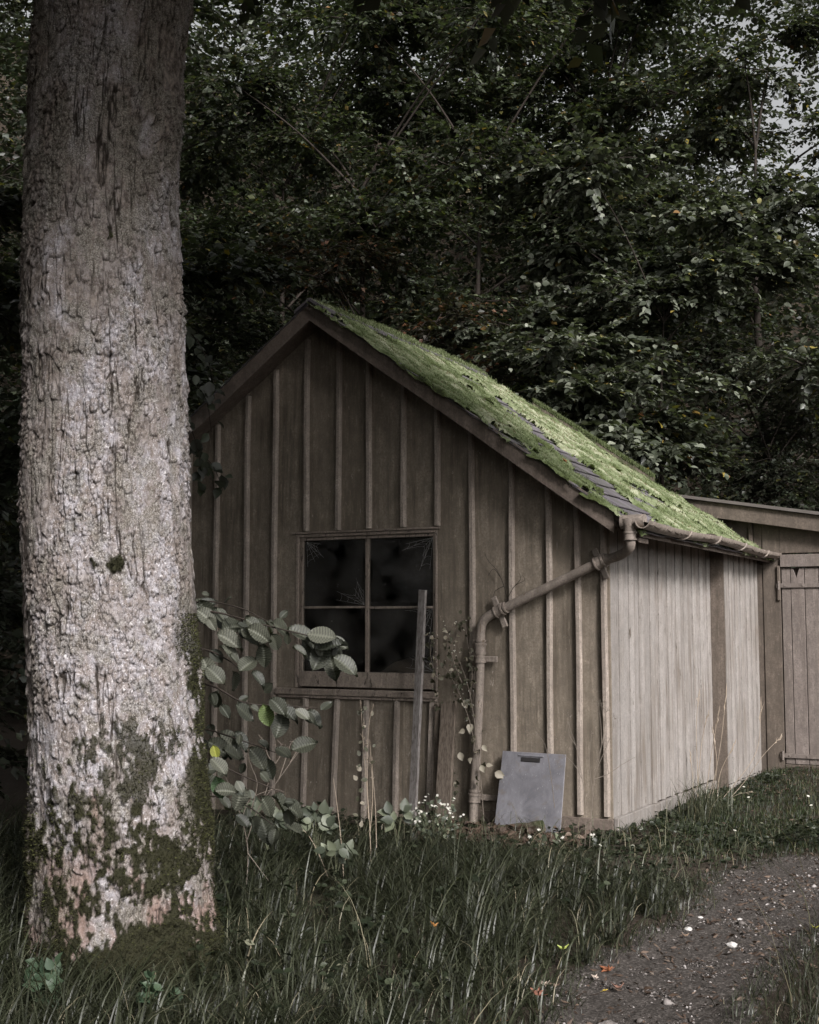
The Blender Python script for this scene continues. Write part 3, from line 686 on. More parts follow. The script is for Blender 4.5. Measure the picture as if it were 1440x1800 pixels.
for (x, z, ang, L) in [(-.05, 1.955, 1.16, .24), (-.865, 1.605, 1.16, .25), (-.965, 1.245, 0, .16), (-1.0, .2, 0, .22)]:
    br = MB(); br.box((x, -.052, z), (L, .022, .045), Matrix.Rotation(ang, 3, 'Y')); br.build('pipe_bracket', M['pipe'], pipe, bevel=.004)

# ---------------------------------------------------------------- outbuilding with the plank door
AY = 4.03
an = empty('outbuilding', (1.6, AY, 0), 'lean-to outbuilding with sloping felt roof and a brown plank door', 'outbuilding')
def az_(x): return 2.72 - .171 * x
aw = MB()
def apanel(x0, x1, z0, y=AY, t=.03, r=None): aw.hexa([(x0, y, z0), (x1, y, z0), (x1, y + t, z0), (x0, y + t, z0)], [(x0, y, az_(x0) - .1), (x1, y, az_(x1) - .1), (x1, y + t, az_(x1) - .1), (x0, y + t, az_(x0) - .1)], r)
apanel(-.75, .135, 1.9, AY + .004); apanel(.14, .225, -.1, AY + .01, r=.2); apanel(.228, .40, -.1, AY - .002, r=.8)
apanel(.403, 1.27, 2.225, AY - .004, r=.3)
for k in range(9): apanel(1.273 + k * .22, 1.273 + k * .22 + .215, -.1, AY + random.uniform(-.004, .004))
aw.build('wall', M['annex'], an, bevel=.003)
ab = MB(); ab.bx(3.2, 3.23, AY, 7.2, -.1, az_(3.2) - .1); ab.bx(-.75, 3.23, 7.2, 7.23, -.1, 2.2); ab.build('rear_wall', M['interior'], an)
st_ = MB(); st_.bx(.1, .135, AY - .03, AY + .002, 1.9, az_(.12) - .12); st_.build('post', M['annex'], an, bevel=.003)
fa = MB(); fa.hexa([(-.7, 3.89, az_(-.7) - .16), (3.4, 3.89, az_(3.4) - .16), (3.4, 3.92, az_(3.4) - .16), (-.7, 3.92, az_(-.7) - .16)], [(-.7, 3.89, az_(-.7)), (3.4, 3.89, az_(3.4)), (3.4, 3.92, az_(3.4)), (-.7, 3.92, az_(-.7))]); fa.build('fascia', M['annex'], an, bevel=.003)
ar = MB(); ar.hexa([(-.72, 3.85, az_(-.72) + .004), (3.45, 3.85, az_(3.45) + .004), (3.45, 7.4, az_(3.45) + .004), (-.72, 7.4, az_(-.72) + .004)], [(-.72, 3.85, az_(-.72) + .035), (3.45, 3.85, az_(3.45) + .035), (3.45, 7.4, az_(3.45) + .035), (-.72, 7.4, az_(-.72) + .035)]); ar.build('roof', M['felt'], an)
hd = MB(); hd.bx(.405, 1.268, AY - .03, AY + .03, 2.085, 2.21); hd.build('door_header', M['door'], an, bevel=.004)
dr = MB(); xs = [.408, .50, .635, .77, .91, 1.04, 1.16, 1.265]
for a, b in zip(xs[:-1], xs[1:]):
    r = random.random()
    if a == .50:   # broken top: a V notch
        z = 2.075; dr.prism([(a + .003, .14), (b - .003, .14), (b - .003, z), (.585, z - .002), (.555, z - .1), (.525, z - .002), (a + .003, z)], 1, AY - .004, AY + .02, r)
    else: dr.bx(a + .003, b - .003, AY - random.uniform(0, .006), AY + .02, .14, 2.075, r)
door = dr.build('door', M['door'], an, bevel=.003)
dv = MB(); dv.bx(.41, 1.26, AY + .03, AY + .05, -.05, 2.08); dv.build('door_backing', M['interior'], an)
dk2 = MB(); dk2.bx(.405, 1.268, AY - .006, AY + .02, -.1, .135); dk2.build('door_sill', M['annex'], an, bevel=.004)
for z in (1.9, .22):
    h = MB(); h.bx(.36, 1.1, AY - .022, AY - .009, z - .021, z + .021); h.tube([(.385, AY - .022, z - .045), (.385, AY - .022, z + .045)], .013, 8)
    for x in (.45, .62, .85, 1.05): h.box((x, AY - .024, z), (.018, .008, .018))
    h.build('strap_hinge', M['door'], door, bevel=.002)
jm = MB(); jm.bx(.37, .402, AY - .028, AY - .003, 1.75, 2.1); jm.build('door_jamb', M['annex'], an, bevel=.006)

# ---------------------------------------------------------------- big foreground tree
TZ = np.array([-.4, 0.03, .27, .63, 1.0, 1.375, 1.75, 2.13, 2.52, 3.04, 3.58, 4.12, 4.39, 5.2, 6.5, 8.5])
TO = np.array([-1.25, -1.252, -1.255, -1.261, -1.292, -1.316, -1.348, -1.376, -1.384, -1.406, -1.412, -1.395, -1.372, -1.36, -1.36, -1.3])
TR = np.array([.42, .385, .385, .382, .37, .364, .36, .361, .353, .345, .332, .338, .352, .33, .26, .15])
TC = CAM + FH * 5.646; TC[2] = 0
tree = empty('sycamore_tree', (TC + RT * -1.25) * np.array([1, 1, 0]), 'huge old tree with pale flaking bark, moss at its foot, close to the viewer', 'tree')
ang = np.concatenate([np.linspace(-1.75, 1.75, 380), np.linspace(1.75, 2 * np.pi - 1.75, 52)[1:-1]])
zz = np.concatenate([np.arange(-.2, 4.6, .0052), np.arange(4.62, 8.4, .06)])
A_, Z_ = np.meshgrid(ang, zz); ce = np.interp(Z_, TZ, TO); ra = np.interp(Z_, TZ, TR)
ra = ra * (1 + .02 * np.cos(3 * A_ + 1) + .015 * np.cos(5 * A_ + Z_ * 1.5)) + .03 * (fbm(A_ * 1.2, Z_ * 1.2, 3, 60) - .5)
ra = ra + .05 * sst(.35, 0, Z_) * (.5 + .5 * np.cos(4 * A_ + .6))
u = A_ * .36; v = Z_
uw = u + .022 * (fbm(u * 14, v * 6, 3, 61) - .5) + .02 * (fbm(u * 3, v * 2, 2, 62) - .5); vw = v + .05 * (fbm(u * 12, v * 7, 3, 63) - .5)
f1, f2, idp, dyp = worley(uw / .03, vw / .085, 1); edge = f2 - f1
flaky = fbm(u * 3.4, v * 1.5, 3, 64) + .16 * sst(2.2, 3.0, v); flk = sst(.36, .56, flaky + .08 * sst(1.2, 2.2, v))
on = (idp > .5) * (.35 + .65 * flk) * (flaky > .34)
lift = 1 - 1.1 * np.clip(dyp, -.6, .6) * (.3 + 1.2 * idp)
plate = on * sst(0, .22, edge) * (.0015 + .0085 * _h((idp * 9999).astype(int), (idp * 777).astype(int), 0, 4)) * lift
g1, g2, idq, dyq = worley(uw / .012 + 7, vw / .026 + 3, 2); rough = sst(.36, .6, fbm(u * 5 + 4, v * 3, 3, 65))
sm = (idq > .35) * rough * sst(0, .25, g2 - g1) * (.0015 + .0065 * idq) * (1 - 1.2 * np.clip(dyq, -.6, .6))
vc = np.abs(fbm(uw * 24, vw * 2.2, 4, 66) - .5); crack = sst(.032, .004, vc) * sst(.3, .5, fbm(u * 6, v * 5, 2, 67)) * (.45 + .55 * flk)
rim = on * sst(.2, .02, edge) * sst(.35, -.25, dyp) * (.35 + .65 * vn(u * 40, v * 20, 5))
warty = (fbm(u * 75, v * 60, 3, 68) - .5)
ra2 = ra + plate + sm - .007 * crack + .008 * warty + .005 * np.clip(fbm(u * 30, v * 14, 3, 78) - .45, 0, 1) * rough * 4 + .014 * (fbm(u * 9, v * 3.5, 3, 69) - .5)
# moss, dark knobs, stains, painted shade
n3 = fbm(u * 7, v * 6, 4, 70); n4 = fbm(u * 22, v * 18, 3, 71)
n5 = fbm(u * 26, v * 12, 4, 75); n6 = fbm(u * 60, v * 34, 4, 76); nn_ = .3 * n3 + .35 * n5 + .35 * n6
def mth(bias): return sst(.5, .57, nn_ + bias)
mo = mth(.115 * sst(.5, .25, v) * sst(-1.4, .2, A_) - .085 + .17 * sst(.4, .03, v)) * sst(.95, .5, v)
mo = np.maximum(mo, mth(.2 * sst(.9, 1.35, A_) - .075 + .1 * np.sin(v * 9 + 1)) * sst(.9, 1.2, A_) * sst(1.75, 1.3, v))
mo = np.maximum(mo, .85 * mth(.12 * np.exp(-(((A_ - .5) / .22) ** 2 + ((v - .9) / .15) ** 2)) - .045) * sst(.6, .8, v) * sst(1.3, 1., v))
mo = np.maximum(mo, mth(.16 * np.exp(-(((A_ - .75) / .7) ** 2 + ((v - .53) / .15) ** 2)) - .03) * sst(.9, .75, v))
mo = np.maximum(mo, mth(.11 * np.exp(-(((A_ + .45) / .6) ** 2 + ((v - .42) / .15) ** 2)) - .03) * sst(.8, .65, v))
for (pxk, pyk, s) in [(165, 985, .028), (205, 992, .03), (150, 1180, .028), (155, 1205, .026), (125, 1385, .05), (120, 1350, .03), (300, 1290, .035), (190, 410, .03)]:
    zk = at_d(pxk, pyk, 5.3)[2]; ak = math.asin(np.clip((((pxk - 720) / 2230 * 5.32) - np.interp(zk, TZ, TO)) / .37, -1, 1))
    gk = np.exp(-(((A_ - ak) * .36) ** 2 + ((v - zk) * .8) ** 2) / (s * 1.2) ** 2); mo = np.maximum(mo, sst(.45, .7, (gk * .75 + (n5 - .5) * 2.2) * sst(.12, .4, gk))); ra2 = ra2 + .02 * gk * n4
for (pxk, pyk, s) in [(195, 610, .022), (190, 820, .016), (260, 200, .04), (230, 120, .05)]:
    zk = at_d(pxk, pyk, 5.3)[2]; ak = math.asin(np.clip((((pxk - 720) / 2230 * 5.32) - np.interp(zk, TZ, TO)) / .37, -1, 1))
    dk_ = np.hypot((A_ - ak) * .36, (v - zk) * .8); ra2 = ra2 + .016 * np.exp(-((dk_ - s) / (s * .4)) ** 2) * (.5 + n4)
mo = np.clip(mo, 0, 1); ra2 = ra2 + mo * (.003 + .012 * n4)
brown = np.clip(sst(.45, .62, fbm(u * 6, v * 3, 3, 72) + .22 * sst(-.3, -1.2, A_)) * .6 + .3 * sst(2.9, 4.0, v) * (.4 + n3), 0, .85)  # patchy algae brown, with shade painted in toward the left side and top
lich = sst(.5, .62, fbm(u * 16, v * 12, 4, 73) + .1 * sst(2.8, 3.6, v)) * .5
pink = sst(.5, .62, fbm(u * 9 + 3, v * 6, 3, 74) + .15 * sst(.4, .1, v)) * sst(.75, .4, v) * .55
pink = np.maximum(pink, .9 * np.exp(-(((A_ + .02) * .36 / .018) ** 2 + ((v - .76) / .07) ** 2)))
rad_v = RT[None, None] * np.sin(A_)[..., None] - FH[None, None] * np.cos(A_)[..., None]
TVt = TC[None, None] + RT[None, None] * ce[..., None] + rad_v * ra2[..., None]; TVt[..., 2] = Z_
idx = np.arange(A_.size).reshape(A_.shape); idr = np.concatenate([idx, idx[:, :1]], 1)
q = np.stack([idr[:-1, :-1], idr[:-1, 1:], idr[1:, 1:], idr[1:, :-1]], -1).reshape(-1, 4)
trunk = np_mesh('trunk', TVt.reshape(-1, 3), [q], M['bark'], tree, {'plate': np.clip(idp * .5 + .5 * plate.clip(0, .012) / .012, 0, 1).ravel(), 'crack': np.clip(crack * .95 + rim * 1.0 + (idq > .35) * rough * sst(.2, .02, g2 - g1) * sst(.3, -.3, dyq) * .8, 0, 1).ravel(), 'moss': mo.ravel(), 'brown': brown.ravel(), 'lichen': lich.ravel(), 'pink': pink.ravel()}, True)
# moss fuzz on the bark
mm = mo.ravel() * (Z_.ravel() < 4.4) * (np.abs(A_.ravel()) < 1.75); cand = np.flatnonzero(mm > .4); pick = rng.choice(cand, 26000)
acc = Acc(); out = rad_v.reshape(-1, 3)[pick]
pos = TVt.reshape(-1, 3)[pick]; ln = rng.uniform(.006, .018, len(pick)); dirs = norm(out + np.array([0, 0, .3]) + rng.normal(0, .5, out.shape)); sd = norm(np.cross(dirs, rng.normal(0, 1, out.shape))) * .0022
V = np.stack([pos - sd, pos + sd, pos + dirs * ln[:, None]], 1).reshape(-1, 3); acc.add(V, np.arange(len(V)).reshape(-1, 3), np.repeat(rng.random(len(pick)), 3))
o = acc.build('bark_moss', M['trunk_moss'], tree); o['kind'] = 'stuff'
# limbs and crown above; unseen clumps added and placed to shade shed and trunk
acc = Acc(); cacc = Acc(); tops = []
tp = TC + RT * -1.37
SHADE_CROWN = [(-1.5, 3, 6.2, 2.2), (-3.5, 4, 6.0, 2.2), (-5.2, 6.5, 6.2, 2.4), (-3.2, 8, 7.4, 2.3), (-1.2, 8.5, 7.6, 2.0), (-5.5, 9.5, 7.6, 2.4), (.4, 6, 6.8, 1.8), (-.3, 3.6, 6.4, 2.0), (.1, 2.7, 6.7, 1.4), (-2.5, .8, 6.2, 2.4), (-5.5, 2.5, 5.8, 2.6), (-1.8, 5.6, 8.6, 2.6), (.9, 9.2, 8.4, 1.9), (-3.4, 11, 8.8, 2.2), (-6.8, 7.5, 5.2, 2.2), (-.6, 11.2, 9., 1.8), (.9, 4.4, 6.4, 1.5), (1.3, 3.4, 7.4, 1.5), (.6, 2.8, 7.4, 1.4), (1.7, 5.4, 6.2, .9), (2.3, 3.1, 5.6, 1.0), (1.7, 3.9, 5.6, 1.0), (1.0, 5.4, 5.7, 1.0), (-.2, 5.2, 5.9, 1.2), (1.5, 2.4, 6.4, .9), (-4.5, 0, 6.4, 2.6), (-2.8, -1.6, 7.4, 2.4)]
for (r_, d_, z_, R_) in SHADE_CROWN:
    c = CAM + RT * r_ + FH * d_; c[2] = z_; p0 = np.array([tp[0], tp[1], min(4.7 + .22 * np.hypot(r_ + 1.3, d_ - 5.65), z_ - .3)])
    pts = spline([p0 - (c - p0) * .03, p0 + (c - p0) * .35 + [0, 0, .35], p0 + (c - p0) * .7 + [0, 0, .3], c], 6); acc.tube(pts, np.linspace(.12, .03, len(pts)), 8)
    for _ in range(260):
        u_ = rng.normal(0, 1, 3); u_ = u_ / np.linalg.norm(u_) * rng.random() ** .45; q_ = c + u_ * np.array([R_, R_, R_ * .5]); tops.append((q_, u_ + rng.normal(0, .4, 3)))
# the limb that forks off at the upper right of the stem
p0 = tp + RT * .15 + np.array([0, 0, 4.5]); pts = spline([p0, p0 + RT * .25 + [0, 0, .55], p0 + RT * .8 + [0, 0, 1.4], p0 + RT * 1.7 + FH * .6 + [0, 0, 2.3]], 6); acc.tube(pts, np.linspace(.17, .05, len(pts)), 14)
M['limb'] = simple('limb_bark', (.05, .042, .036), (.12, .1, .088), 16, .85, .8, .02)
limbs = acc.build('limbs', M['limb'], tree, smooth=True)
P = np.array([t[0] for t in tops]); D = np.array([t[1] for t in tops]); D[:, 2] *= .3; P[:, 2] = np.maximum(P[:, 2], 4.9)
dd_ = (P - CAM) @ FW; ok_ = ~((dd_ > .5) & (dd_ < 15) & (np.abs((P - CAM) @ RT) < .36 * dd_ + 1.0) & ((P - CAM) @ UP < .405 * dd_ + .75)); P, D = P[ok_], D[ok_]
V, F, r, sg = sprays(P, D, .9, 24, .18, leaf_tpl('simple'), ragged=.15); cacc.add(V, F, r); cacc.build('crown', M['leaf_beech'], tree)

# ---------------------------------------------------------------- wood behind
DENS = 3.3
def build_tree(name, r, d, height, tr, clumps, nsp, leaf, mat, label, cat='tree', tpl='simple', m=16, L=.6, droop=.25, base_z=None, lean=(0, 0), group=None, spread=1., jit=.38, limbs=True):
    """clumps: list of (dr, dd, z, radius_h, radius_v) relative to the stem"""
    b = rd(r, d); b[2] = gz(b[0], b[1]) if base_z is None else base_z
    t = empty(name, b, label, cat, group)
    wood = Acc(); top = b + RT * lean[0] + FH * lean[1] + np.array([0, 0, height * .72])
    pts = spline([b - [0, 0, .2], b + (top - b) * .35 + rng.normal(0, .12, 3), b + (top - b) * .7 + rng.normal(0, .15, 3), top], 6)
    wood.tube(pts, np.linspace(tr * .7, tr * .12, len(pts)), 9)
    Ps, Ds = [], []
    wts = np.array([c[3] ** 2 * c[4] for c in clumps]) ** .8; wts = wts / wts.sum()
    for c, wt in zip(clumps, wts):
        cen = b + RT * c[0] + FH * c[1]; cen[2] = c[2]
        # limb from stem to clump
        zs = np.clip(c[2] - .5 * abs(c[0]) - .4, .3, height * .92); k = np.argmin(np.abs(pts[:, 2] - zs)); s0 = pts[k]
        if limbs:
            lp = spline([s0, s0 + (cen - s0) * .5 + [0, 0, .12 * c[3]], cen], 5); wood.tube(lp, np.linspace(max(tr * .16, .012), .006, len(lp)), 6)
        n = max(6, int(nsp * DENS * wt)); nb = max(5, n // 22)
        # sub-branches radiating in tiers
        u = norm(rng.normal(0, 1, (nb, 3))); u[:, 2] *= .6
        tip = cen + u * np.array([c[3], c[3], c[4]]) * rng.uniform(.55, 1.05, (nb, 1))
        for q_ in tip[::2]:
            lp = spline([cen, (cen + q_) / 2 + [0, 0, .08], q_], 4); wood.tube(lp, np.linspace(.012, .004, len(lp)), 4)
        k = rng.integers(0, nb, n); f = rng.uniform(.25, 1., (n, 1)); pp = cen + (tip[k] - cen) * f + rng.normal(0, .1 * c[3], (n, 3)) * [1, 1, .6]
        dd = norm(tip[k] - cen) + rng.normal(0, .7, (n, 3)); dd[:, 2] *= .35
        Ps.append(pp); Ds.append(dd)
    P = np.concatenate(Ps); D = np.concatenate(Ds)
    V, F, rr_, sg = sprays(P, D, L * rng.uniform(.6, 1.25, len(P)), m, leaf * 1.3, leaf_tpl(tpl), droop, jit)
    sv, sf_ = slivers(sg, .0045, .0015); wood.add(sv, sf_)
    wood.build('trunk' if cat == 'tree' else 'stems', M['twig'], t, smooth=True)
    ca = Acc(); ca.add(V, F, rr_); ca.build('crown' if cat == 'tree' else 'foliage', M[mat], t)
    return t
def cl(n, w, z0, z1, rh, rv, dd=1.0, bias=0):
    out = []
    for k in range(n):
        f = (k + random.random()) / n; z = z0 + (z1 - z0) * f
        out.append((random.uniform(-w, w) + bias, random.uniform(-dd, dd), z, rh * random.uniform(.7, 1.25), rv * random.uniform(.7, 1.25)))
    return out
# shrubs close behind and beside the shed
build_tree('hazel_bush', -3.1, 13.4, 5.2, .06, cl(8, 1.1, 1.2, 5.6, .95, .6, .6), 420, .085, 'leaf_hazel', 'leafy hazel bush rising above the far slope of the shed roof beside the big trunk', 'bush', 'ovate', limbs=True)
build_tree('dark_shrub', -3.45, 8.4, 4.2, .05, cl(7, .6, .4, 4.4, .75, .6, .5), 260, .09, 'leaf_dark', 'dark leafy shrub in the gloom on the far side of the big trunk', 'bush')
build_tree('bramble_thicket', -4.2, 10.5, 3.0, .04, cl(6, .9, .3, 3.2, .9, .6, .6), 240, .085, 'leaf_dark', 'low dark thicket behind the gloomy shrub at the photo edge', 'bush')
build_tree('beech_tree', -.7, 17.2, 10.5, .13, cl(12, 2.3, 3.6, 10.5, 1.2, .75, 1.2), 760, .085, 'leaf_beech', 'slender beech standing straight behind the shed ridge, leaves down to the roof', 'tree', 'simple')
build_tree('copper_bush', -.2, 15.9, 6.0, .06, cl(7, 1.5, 3.9, 6.4, .8, .5, .5), 190, .075, 'leaf_brown', 'bronze brown shrub with thin bare twigs just over the roof peak', 'bush', limbs=True)
build_tree('bramble_bush', 1.55, 15.3, 4.6, .05, cl(8, 1.2, 2.4, 4.5, .7, .45, .4), 380, .095, 'leaf_pale', 'pale leaved bush leaning over the back edge of the mossy roof', 'bush', 'ovate')
build_tree('elder_bush', 3.0, 15.9, 4.0, .05, cl(6, 1.0, 2.3, 4.2, .7, .45, .4), 280, .095, 'leaf_hazel', 'leafy elder bush above the join of the shed roof and the outbuilding', 'bush', 'ovate')
build_tree('hazel_tree', 3.3, 16.2, 7.6, .08, cl(12, 2.0, 4.4, 7.4, 1.0, .42, .7), 520, .095, 'leaf_pale', 'spreading hazel with pale drooping tiers of leaves over the outbuilding', 'tree', 'ovate')
build_tree('ash_tree', 5.2, 18.5, 12.0, .16, cl(12, 1.7, 3.5, 11.0, 1.0, .6, 1.0), 420, .09, 'leaf_hazel', 'tall dark stemmed tree against the bright sky gaps at the photo edge', 'tree', 'simple', m=20)
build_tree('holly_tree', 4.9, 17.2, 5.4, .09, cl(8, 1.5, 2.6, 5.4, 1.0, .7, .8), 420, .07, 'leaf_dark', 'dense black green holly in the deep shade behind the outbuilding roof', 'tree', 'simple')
build_tree('hornbeam_tree', 3.2, 20.6, 13.5, .15, cl(16, 2.0, 6.5, 13.4, 1.3, .9, 1.1), 900, .1, 'leaf_beech', 'hornbeam crown closing the top of the photo between the maple and the dark stemmed tree', 'tree', 'simple')
build_tree('maple_tree', 1.2, 20.5, 12.5, .15, cl(14, 2.6, 5, 13.0, 1.4, .9, 1.2), 820, .1, 'leaf_beech', 'maple with fresh green upper leaves high above the mossy roof slope', 'tree', 'simple')
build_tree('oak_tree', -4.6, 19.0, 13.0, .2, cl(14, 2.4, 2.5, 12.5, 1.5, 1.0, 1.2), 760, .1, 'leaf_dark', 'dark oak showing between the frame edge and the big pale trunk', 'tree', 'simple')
build_tree('lime_tree', -2.2, 21.5, 12.5, .16, cl(14, 2.2, 4, 12.8, 1.4, .9, 1.2), 760, .1, 'leaf_beech', 'leafy lime tree filling the gap just right of the big trunk', 'tree', 'simple')
build_tree('young_birch', 2.3, 18.9, 6.2, .05, cl(5, 1.0, 3.9, 6.0, .7, .5, .5), 220, .06, 'leaf_lit', 'young birch with small yellow green leaves shining in the gap over the roof', 'tree', 'simple')
# a branch of leaves hanging over the left end of the gable
hb = empty('overhanging_branch', on_y(345, 660, -.5), 'dark leafy branch hanging in front of the left end of the gable', 'branch')
acc = Acc(); wd = Acc()
for pts in ([(300, 640), (335, 670), (362, 700), (372, 760)], [(310, 760), (345, 790), (375, 820), (392, 862)], [(305, 560), (340, 590), (368, 640), (378, 690)], [(300, 700), (330, 740), (350, 800), (352, 850)]):
    pp = np.array([on_y(a, b, -.5 + .2 * rng.random()) for a, b in pts]); sp = spline(pp, 5); wd.tube(sp, np.linspace(.006, .002, len(sp)), 5)
    n = 15; ii = rng.integers(2, len(sp), n); dr_ = rng.normal(0, .5, (n, 3)) + RT * .2 + np.array([0, 0, -.8]); nn = -FH * 1. + RT * .6 + np.array([0, 0, .5]) + rng.normal(0, .4, (n, 3))
    V, F, r = place_leaves(leaf_tpl('ovate'), sp[ii] + rng.normal(0, .03, (n, 3)), dr_, nn, rng.uniform(.08, .14, n), rng.random(n) * .8); acc.add(V, F, r)
wd.build('twigs', M['twig'], hb); acc.build('leaves', M['leaf_hazel'], hb)
# the far wood: one mass of leaves on the rising ground, thinner toward the bright sky at the right
N = 21000; r = rng.uniform(-13, 14, N); d = rng.uniform(23, 36, N); r = r * d / 30; zt = 1.5 + .6 * d
z = rng.uniform(0, 1, N) * zt
keep = rng.random(N) < np.where((r > .275 * d) & (z > 1.5 + .3 * d) & (z < 1.5 + .5 * d), .12, 1)
P = np.stack([CAM[0] + RT[0] * r + FH[0] * d, CAM[1] + RT[1] * r + FH[1] * d, z], 1)[keep]; P = P[P[:, 2] > gz(P[:, 0], P[:, 1])]
N = 9000; d = rng.uniform(19, 44, N); r = rng.uniform(-.45, .48, N) * d; Q = np.stack([CAM[0] + RT[0] * r + FH[0] * d, CAM[1] + RT[1] * r + FH[1] * d, 0 * r], 1); Q[:, 2] = gz(Q[:, 0], Q[:, 1]) + rng.uniform(.1, 2.2, N); P = np.concatenate([P, Q])
D = rng.normal(0, 1, P.shape); D[:, 2] *= .3
V, F, rr_, sg = sprays(P, D, 1.2, 16, .19, leaf_tpl('simple')); acc = Acc(); acc.add(V, F, rr_)
# unseen leaf ring added left and behind the viewer to block skylight; right open
N = 9500; th = rng.uniform(R(148), R(262), N); q_ = rng.uniform(8.5, 11.5, N); r = q_ * np.cos(th); d = 4 + q_ * np.sin(th); z = rng.uniform(0, 1, N) ** .9 * 13
P = np.stack([CAM[0] + RT[0] * r + FH[0] * d, CAM[1] + RT[1] * r + FH[1] * d, z], 1); D = rng.normal(0, 1, P.shape); D[:, 2] *= .3
V, F, rr_, sg = sprays(P, D, 1.2, 16, .2, leaf_tpl('simple')); acc.add(V, F, rr_)
fw_ = acc.build('far_wood_and_blocker', M['leaf_dark']); tag(fw_, 'dark mass of woodland rising far behind the shed, plus an unseen ring added to block light', 'woodland', kind='stuff')

# ---------------------------------------------------------------- leaning and lying things
def lean_board(name, bot, top, w, t, mat, label, cat, wdir=None, bevel=.003, cut=0, seed=0):
    bot = np.array(bot); top = np.array(top); L = np.linalg.norm(top - bot); zd = (top - bot) / L
    wd_ = np.array([1., 0, 0]) if wdir is None else np.array(wdir, float); wd_ = wd_ - zd * (wd_ @ zd); wd_ /= np.linalg.norm(wd_); td = np.cross(zd, wd_)
    b = MB(); hs_ = np.linspace(0, L, 9); ok = np.random.default_rng(seed)
    for k, (h0, h1) in enumerate([(0, L)]):
        V = []; m_ = 9
        for i, h in enumerate(hs_):
            j = ok.normal(0, .002, 4); e = cut if i == m_ - 1 else 0
            V += [(-w / 2 + j[0], -t / 2, h), (w / 2 + j[1], -t / 2, h - e), (w / 2 + j[2], t / 2, h - e * .6), (-w / 2 + j[3], t / 2, h)]
        F = [(k_ * 4 + i, k_ * 4 + (i + 1) % 4, (k_ + 1) * 4 + (i + 1) % 4, (k_ + 1) * 4 + i) for k_ in range(m_ - 1) for i in range(4)] + [(3, 2, 1, 0), tuple(range((m_ - 1) * 4, m_ * 4))]
        b.add(V, F)
    o = b.build(name, mat, None, bevel)
    Mx = Matrix(((wd_[0], td[0], zd[0], bot[0]), (wd_[1], td[1], zd[1], bot[1]), (wd_[2], td[2], zd[2], bot[2]), (0, 0, 0, 1)))
    o.matrix_world = Mx
    return tag(o, label, cat)
lean_board('wooden_plank', (-1.43, -.42, gz(-1.43, -.42) - .04), (-1.514, -.075, 1.785), .07, .028, M['plank'], 'long narrow weathered grey plank leaning against the window', 'plank', (1, -.25, 0), cut=.012, seed=3)
lean_board('broken_board', (-1.27, -.24, gz(-1.27, -.24) - .05), (-1.285, -.075, .91), .13, .03, M['old_board'], 'short brown board leaning on the wall between the grey plank and the downpipe', 'board', (1, -.1, 0), cut=-.012, seed=5)
lean_board('slim_batten', (-1.4, -.06, -.15), (-1.402, -.058, .90), .035, .02, M['old_board'], 'thin dark lath upright under the sill just behind the short brown board', 'lath', cut=.01, seed=6)
# grey sheet with a black handle slot
shb = empty('metal_sheet', (-.57, -.28, 0), 'dull grey metal sheet with a black handle slot leaning on the shed corner', 'sheet')
TL, TRr, BR, BL = np.array([-.838, -.07, .56]), np.array([-.33, -.07, .555]), np.array([-.30, -.29, -.03]), np.array([-.822, -.29, -.03])
nrm = np.cross(TRr - TL, BL - TL); nrm /= -np.linalg.norm(nrm); nrm = nrm if nrm[1] < 0 else -nrm
b = MB(); tk = nrm * .006
b.hexa([BL, BR, BR - tk, BL - tk], [TL, TRr, TRr - tk, TL - tk]); b.build('panel', M['sheet'], shb, bevel=.0015)
def onsh(u, v): return TL * (1 - u) * (1 - v) + TRr * u * (1 - v) + BL * (1 - u) * v + BR * u * v
ex = norm(TRr - TL); ey = norm(BL - TL); cen = onsh(.46, .09) + nrm * .004
b = MB(); b.box(cen, (.155, .006, .034), np.stack([ex, nrm, ey], 1)); b.build('handle_slot', M['black'], shb, bevel=.004)
b = MB(); b.box(cen + nrm * .003 - ey * .03, (.2, .004, .012), np.stack([ex, nrm, ey], 1)); b.build('handle_lip', M['sheet'], shb, bevel=.0015)
# half-rotten timber lying in front of it
tb = MB(); A = np.array([-.86, -.43, .0]); B = np.array([-.38, -.40, .075]); sp = np.array([A + (B - A) * t for t in np.linspace(0, 1, 9)])
v, f = tube_np(sp, [.04, .046, .043, .047, .044, .046, .043, .045, .04], 10); v += rng.normal(0, .0045, v.shape); tb.add(v, f)
o = tb.build('timber_offcut', M['timber'], None); tag(o, 'short rotten mossy timber lying at the foot of the grey sheet', 'timber')

# ---------------------------------------------------------------- elm sapling reaching from behind the trunk
def elm_leaf():
    nu, nv = 9, 61; vv = np.linspace(0, 1, nv); prof = .315 * np.sin(np.pi * np.clip(vv / .92, 0, 1) ** 1.0) ** .62 * (1 - .12 * vv); tip = .035 * sst(1.0, .9, vv); prof = np.maximum(prof, tip * (vv > .8)); prof[0] = .012; prof[-1] = .002
    tooth = (vv * 17) % 1; prof = prof * (1 + .17 * (1 - tooth) * (vv > .12) * (vv < .93)); V = []; ve = []
    for j in range(nv):
        for i in range(nu):
            s = (i - nu // 2) / (nu // 2); x = s * prof[j]
            ph = (vv[j] - .22 * abs(s)) * 11.; vr = .5 + .5 * math.cos(ph * 2 * math.pi); vr = vr if i != nu // 2 else 0.
            V.append((x, vv[j] - .05 * (1 - abs(s)), .022 * vr + .09 * abs(s) - .22 * vv[j] ** 2)); ve.append(vr * (1 if 0 < j < nv - 1 else 0))
    F = [(j * nu + i, j * nu + i + 1, (j + 1) * nu + i + 1, (j + 1) * nu + i) for j in range(nv - 1) for i in range(nu - 1)]
    return np.array(V), np.array(F), np.array(ve)
EV, EF, EVE = elm_leaf()
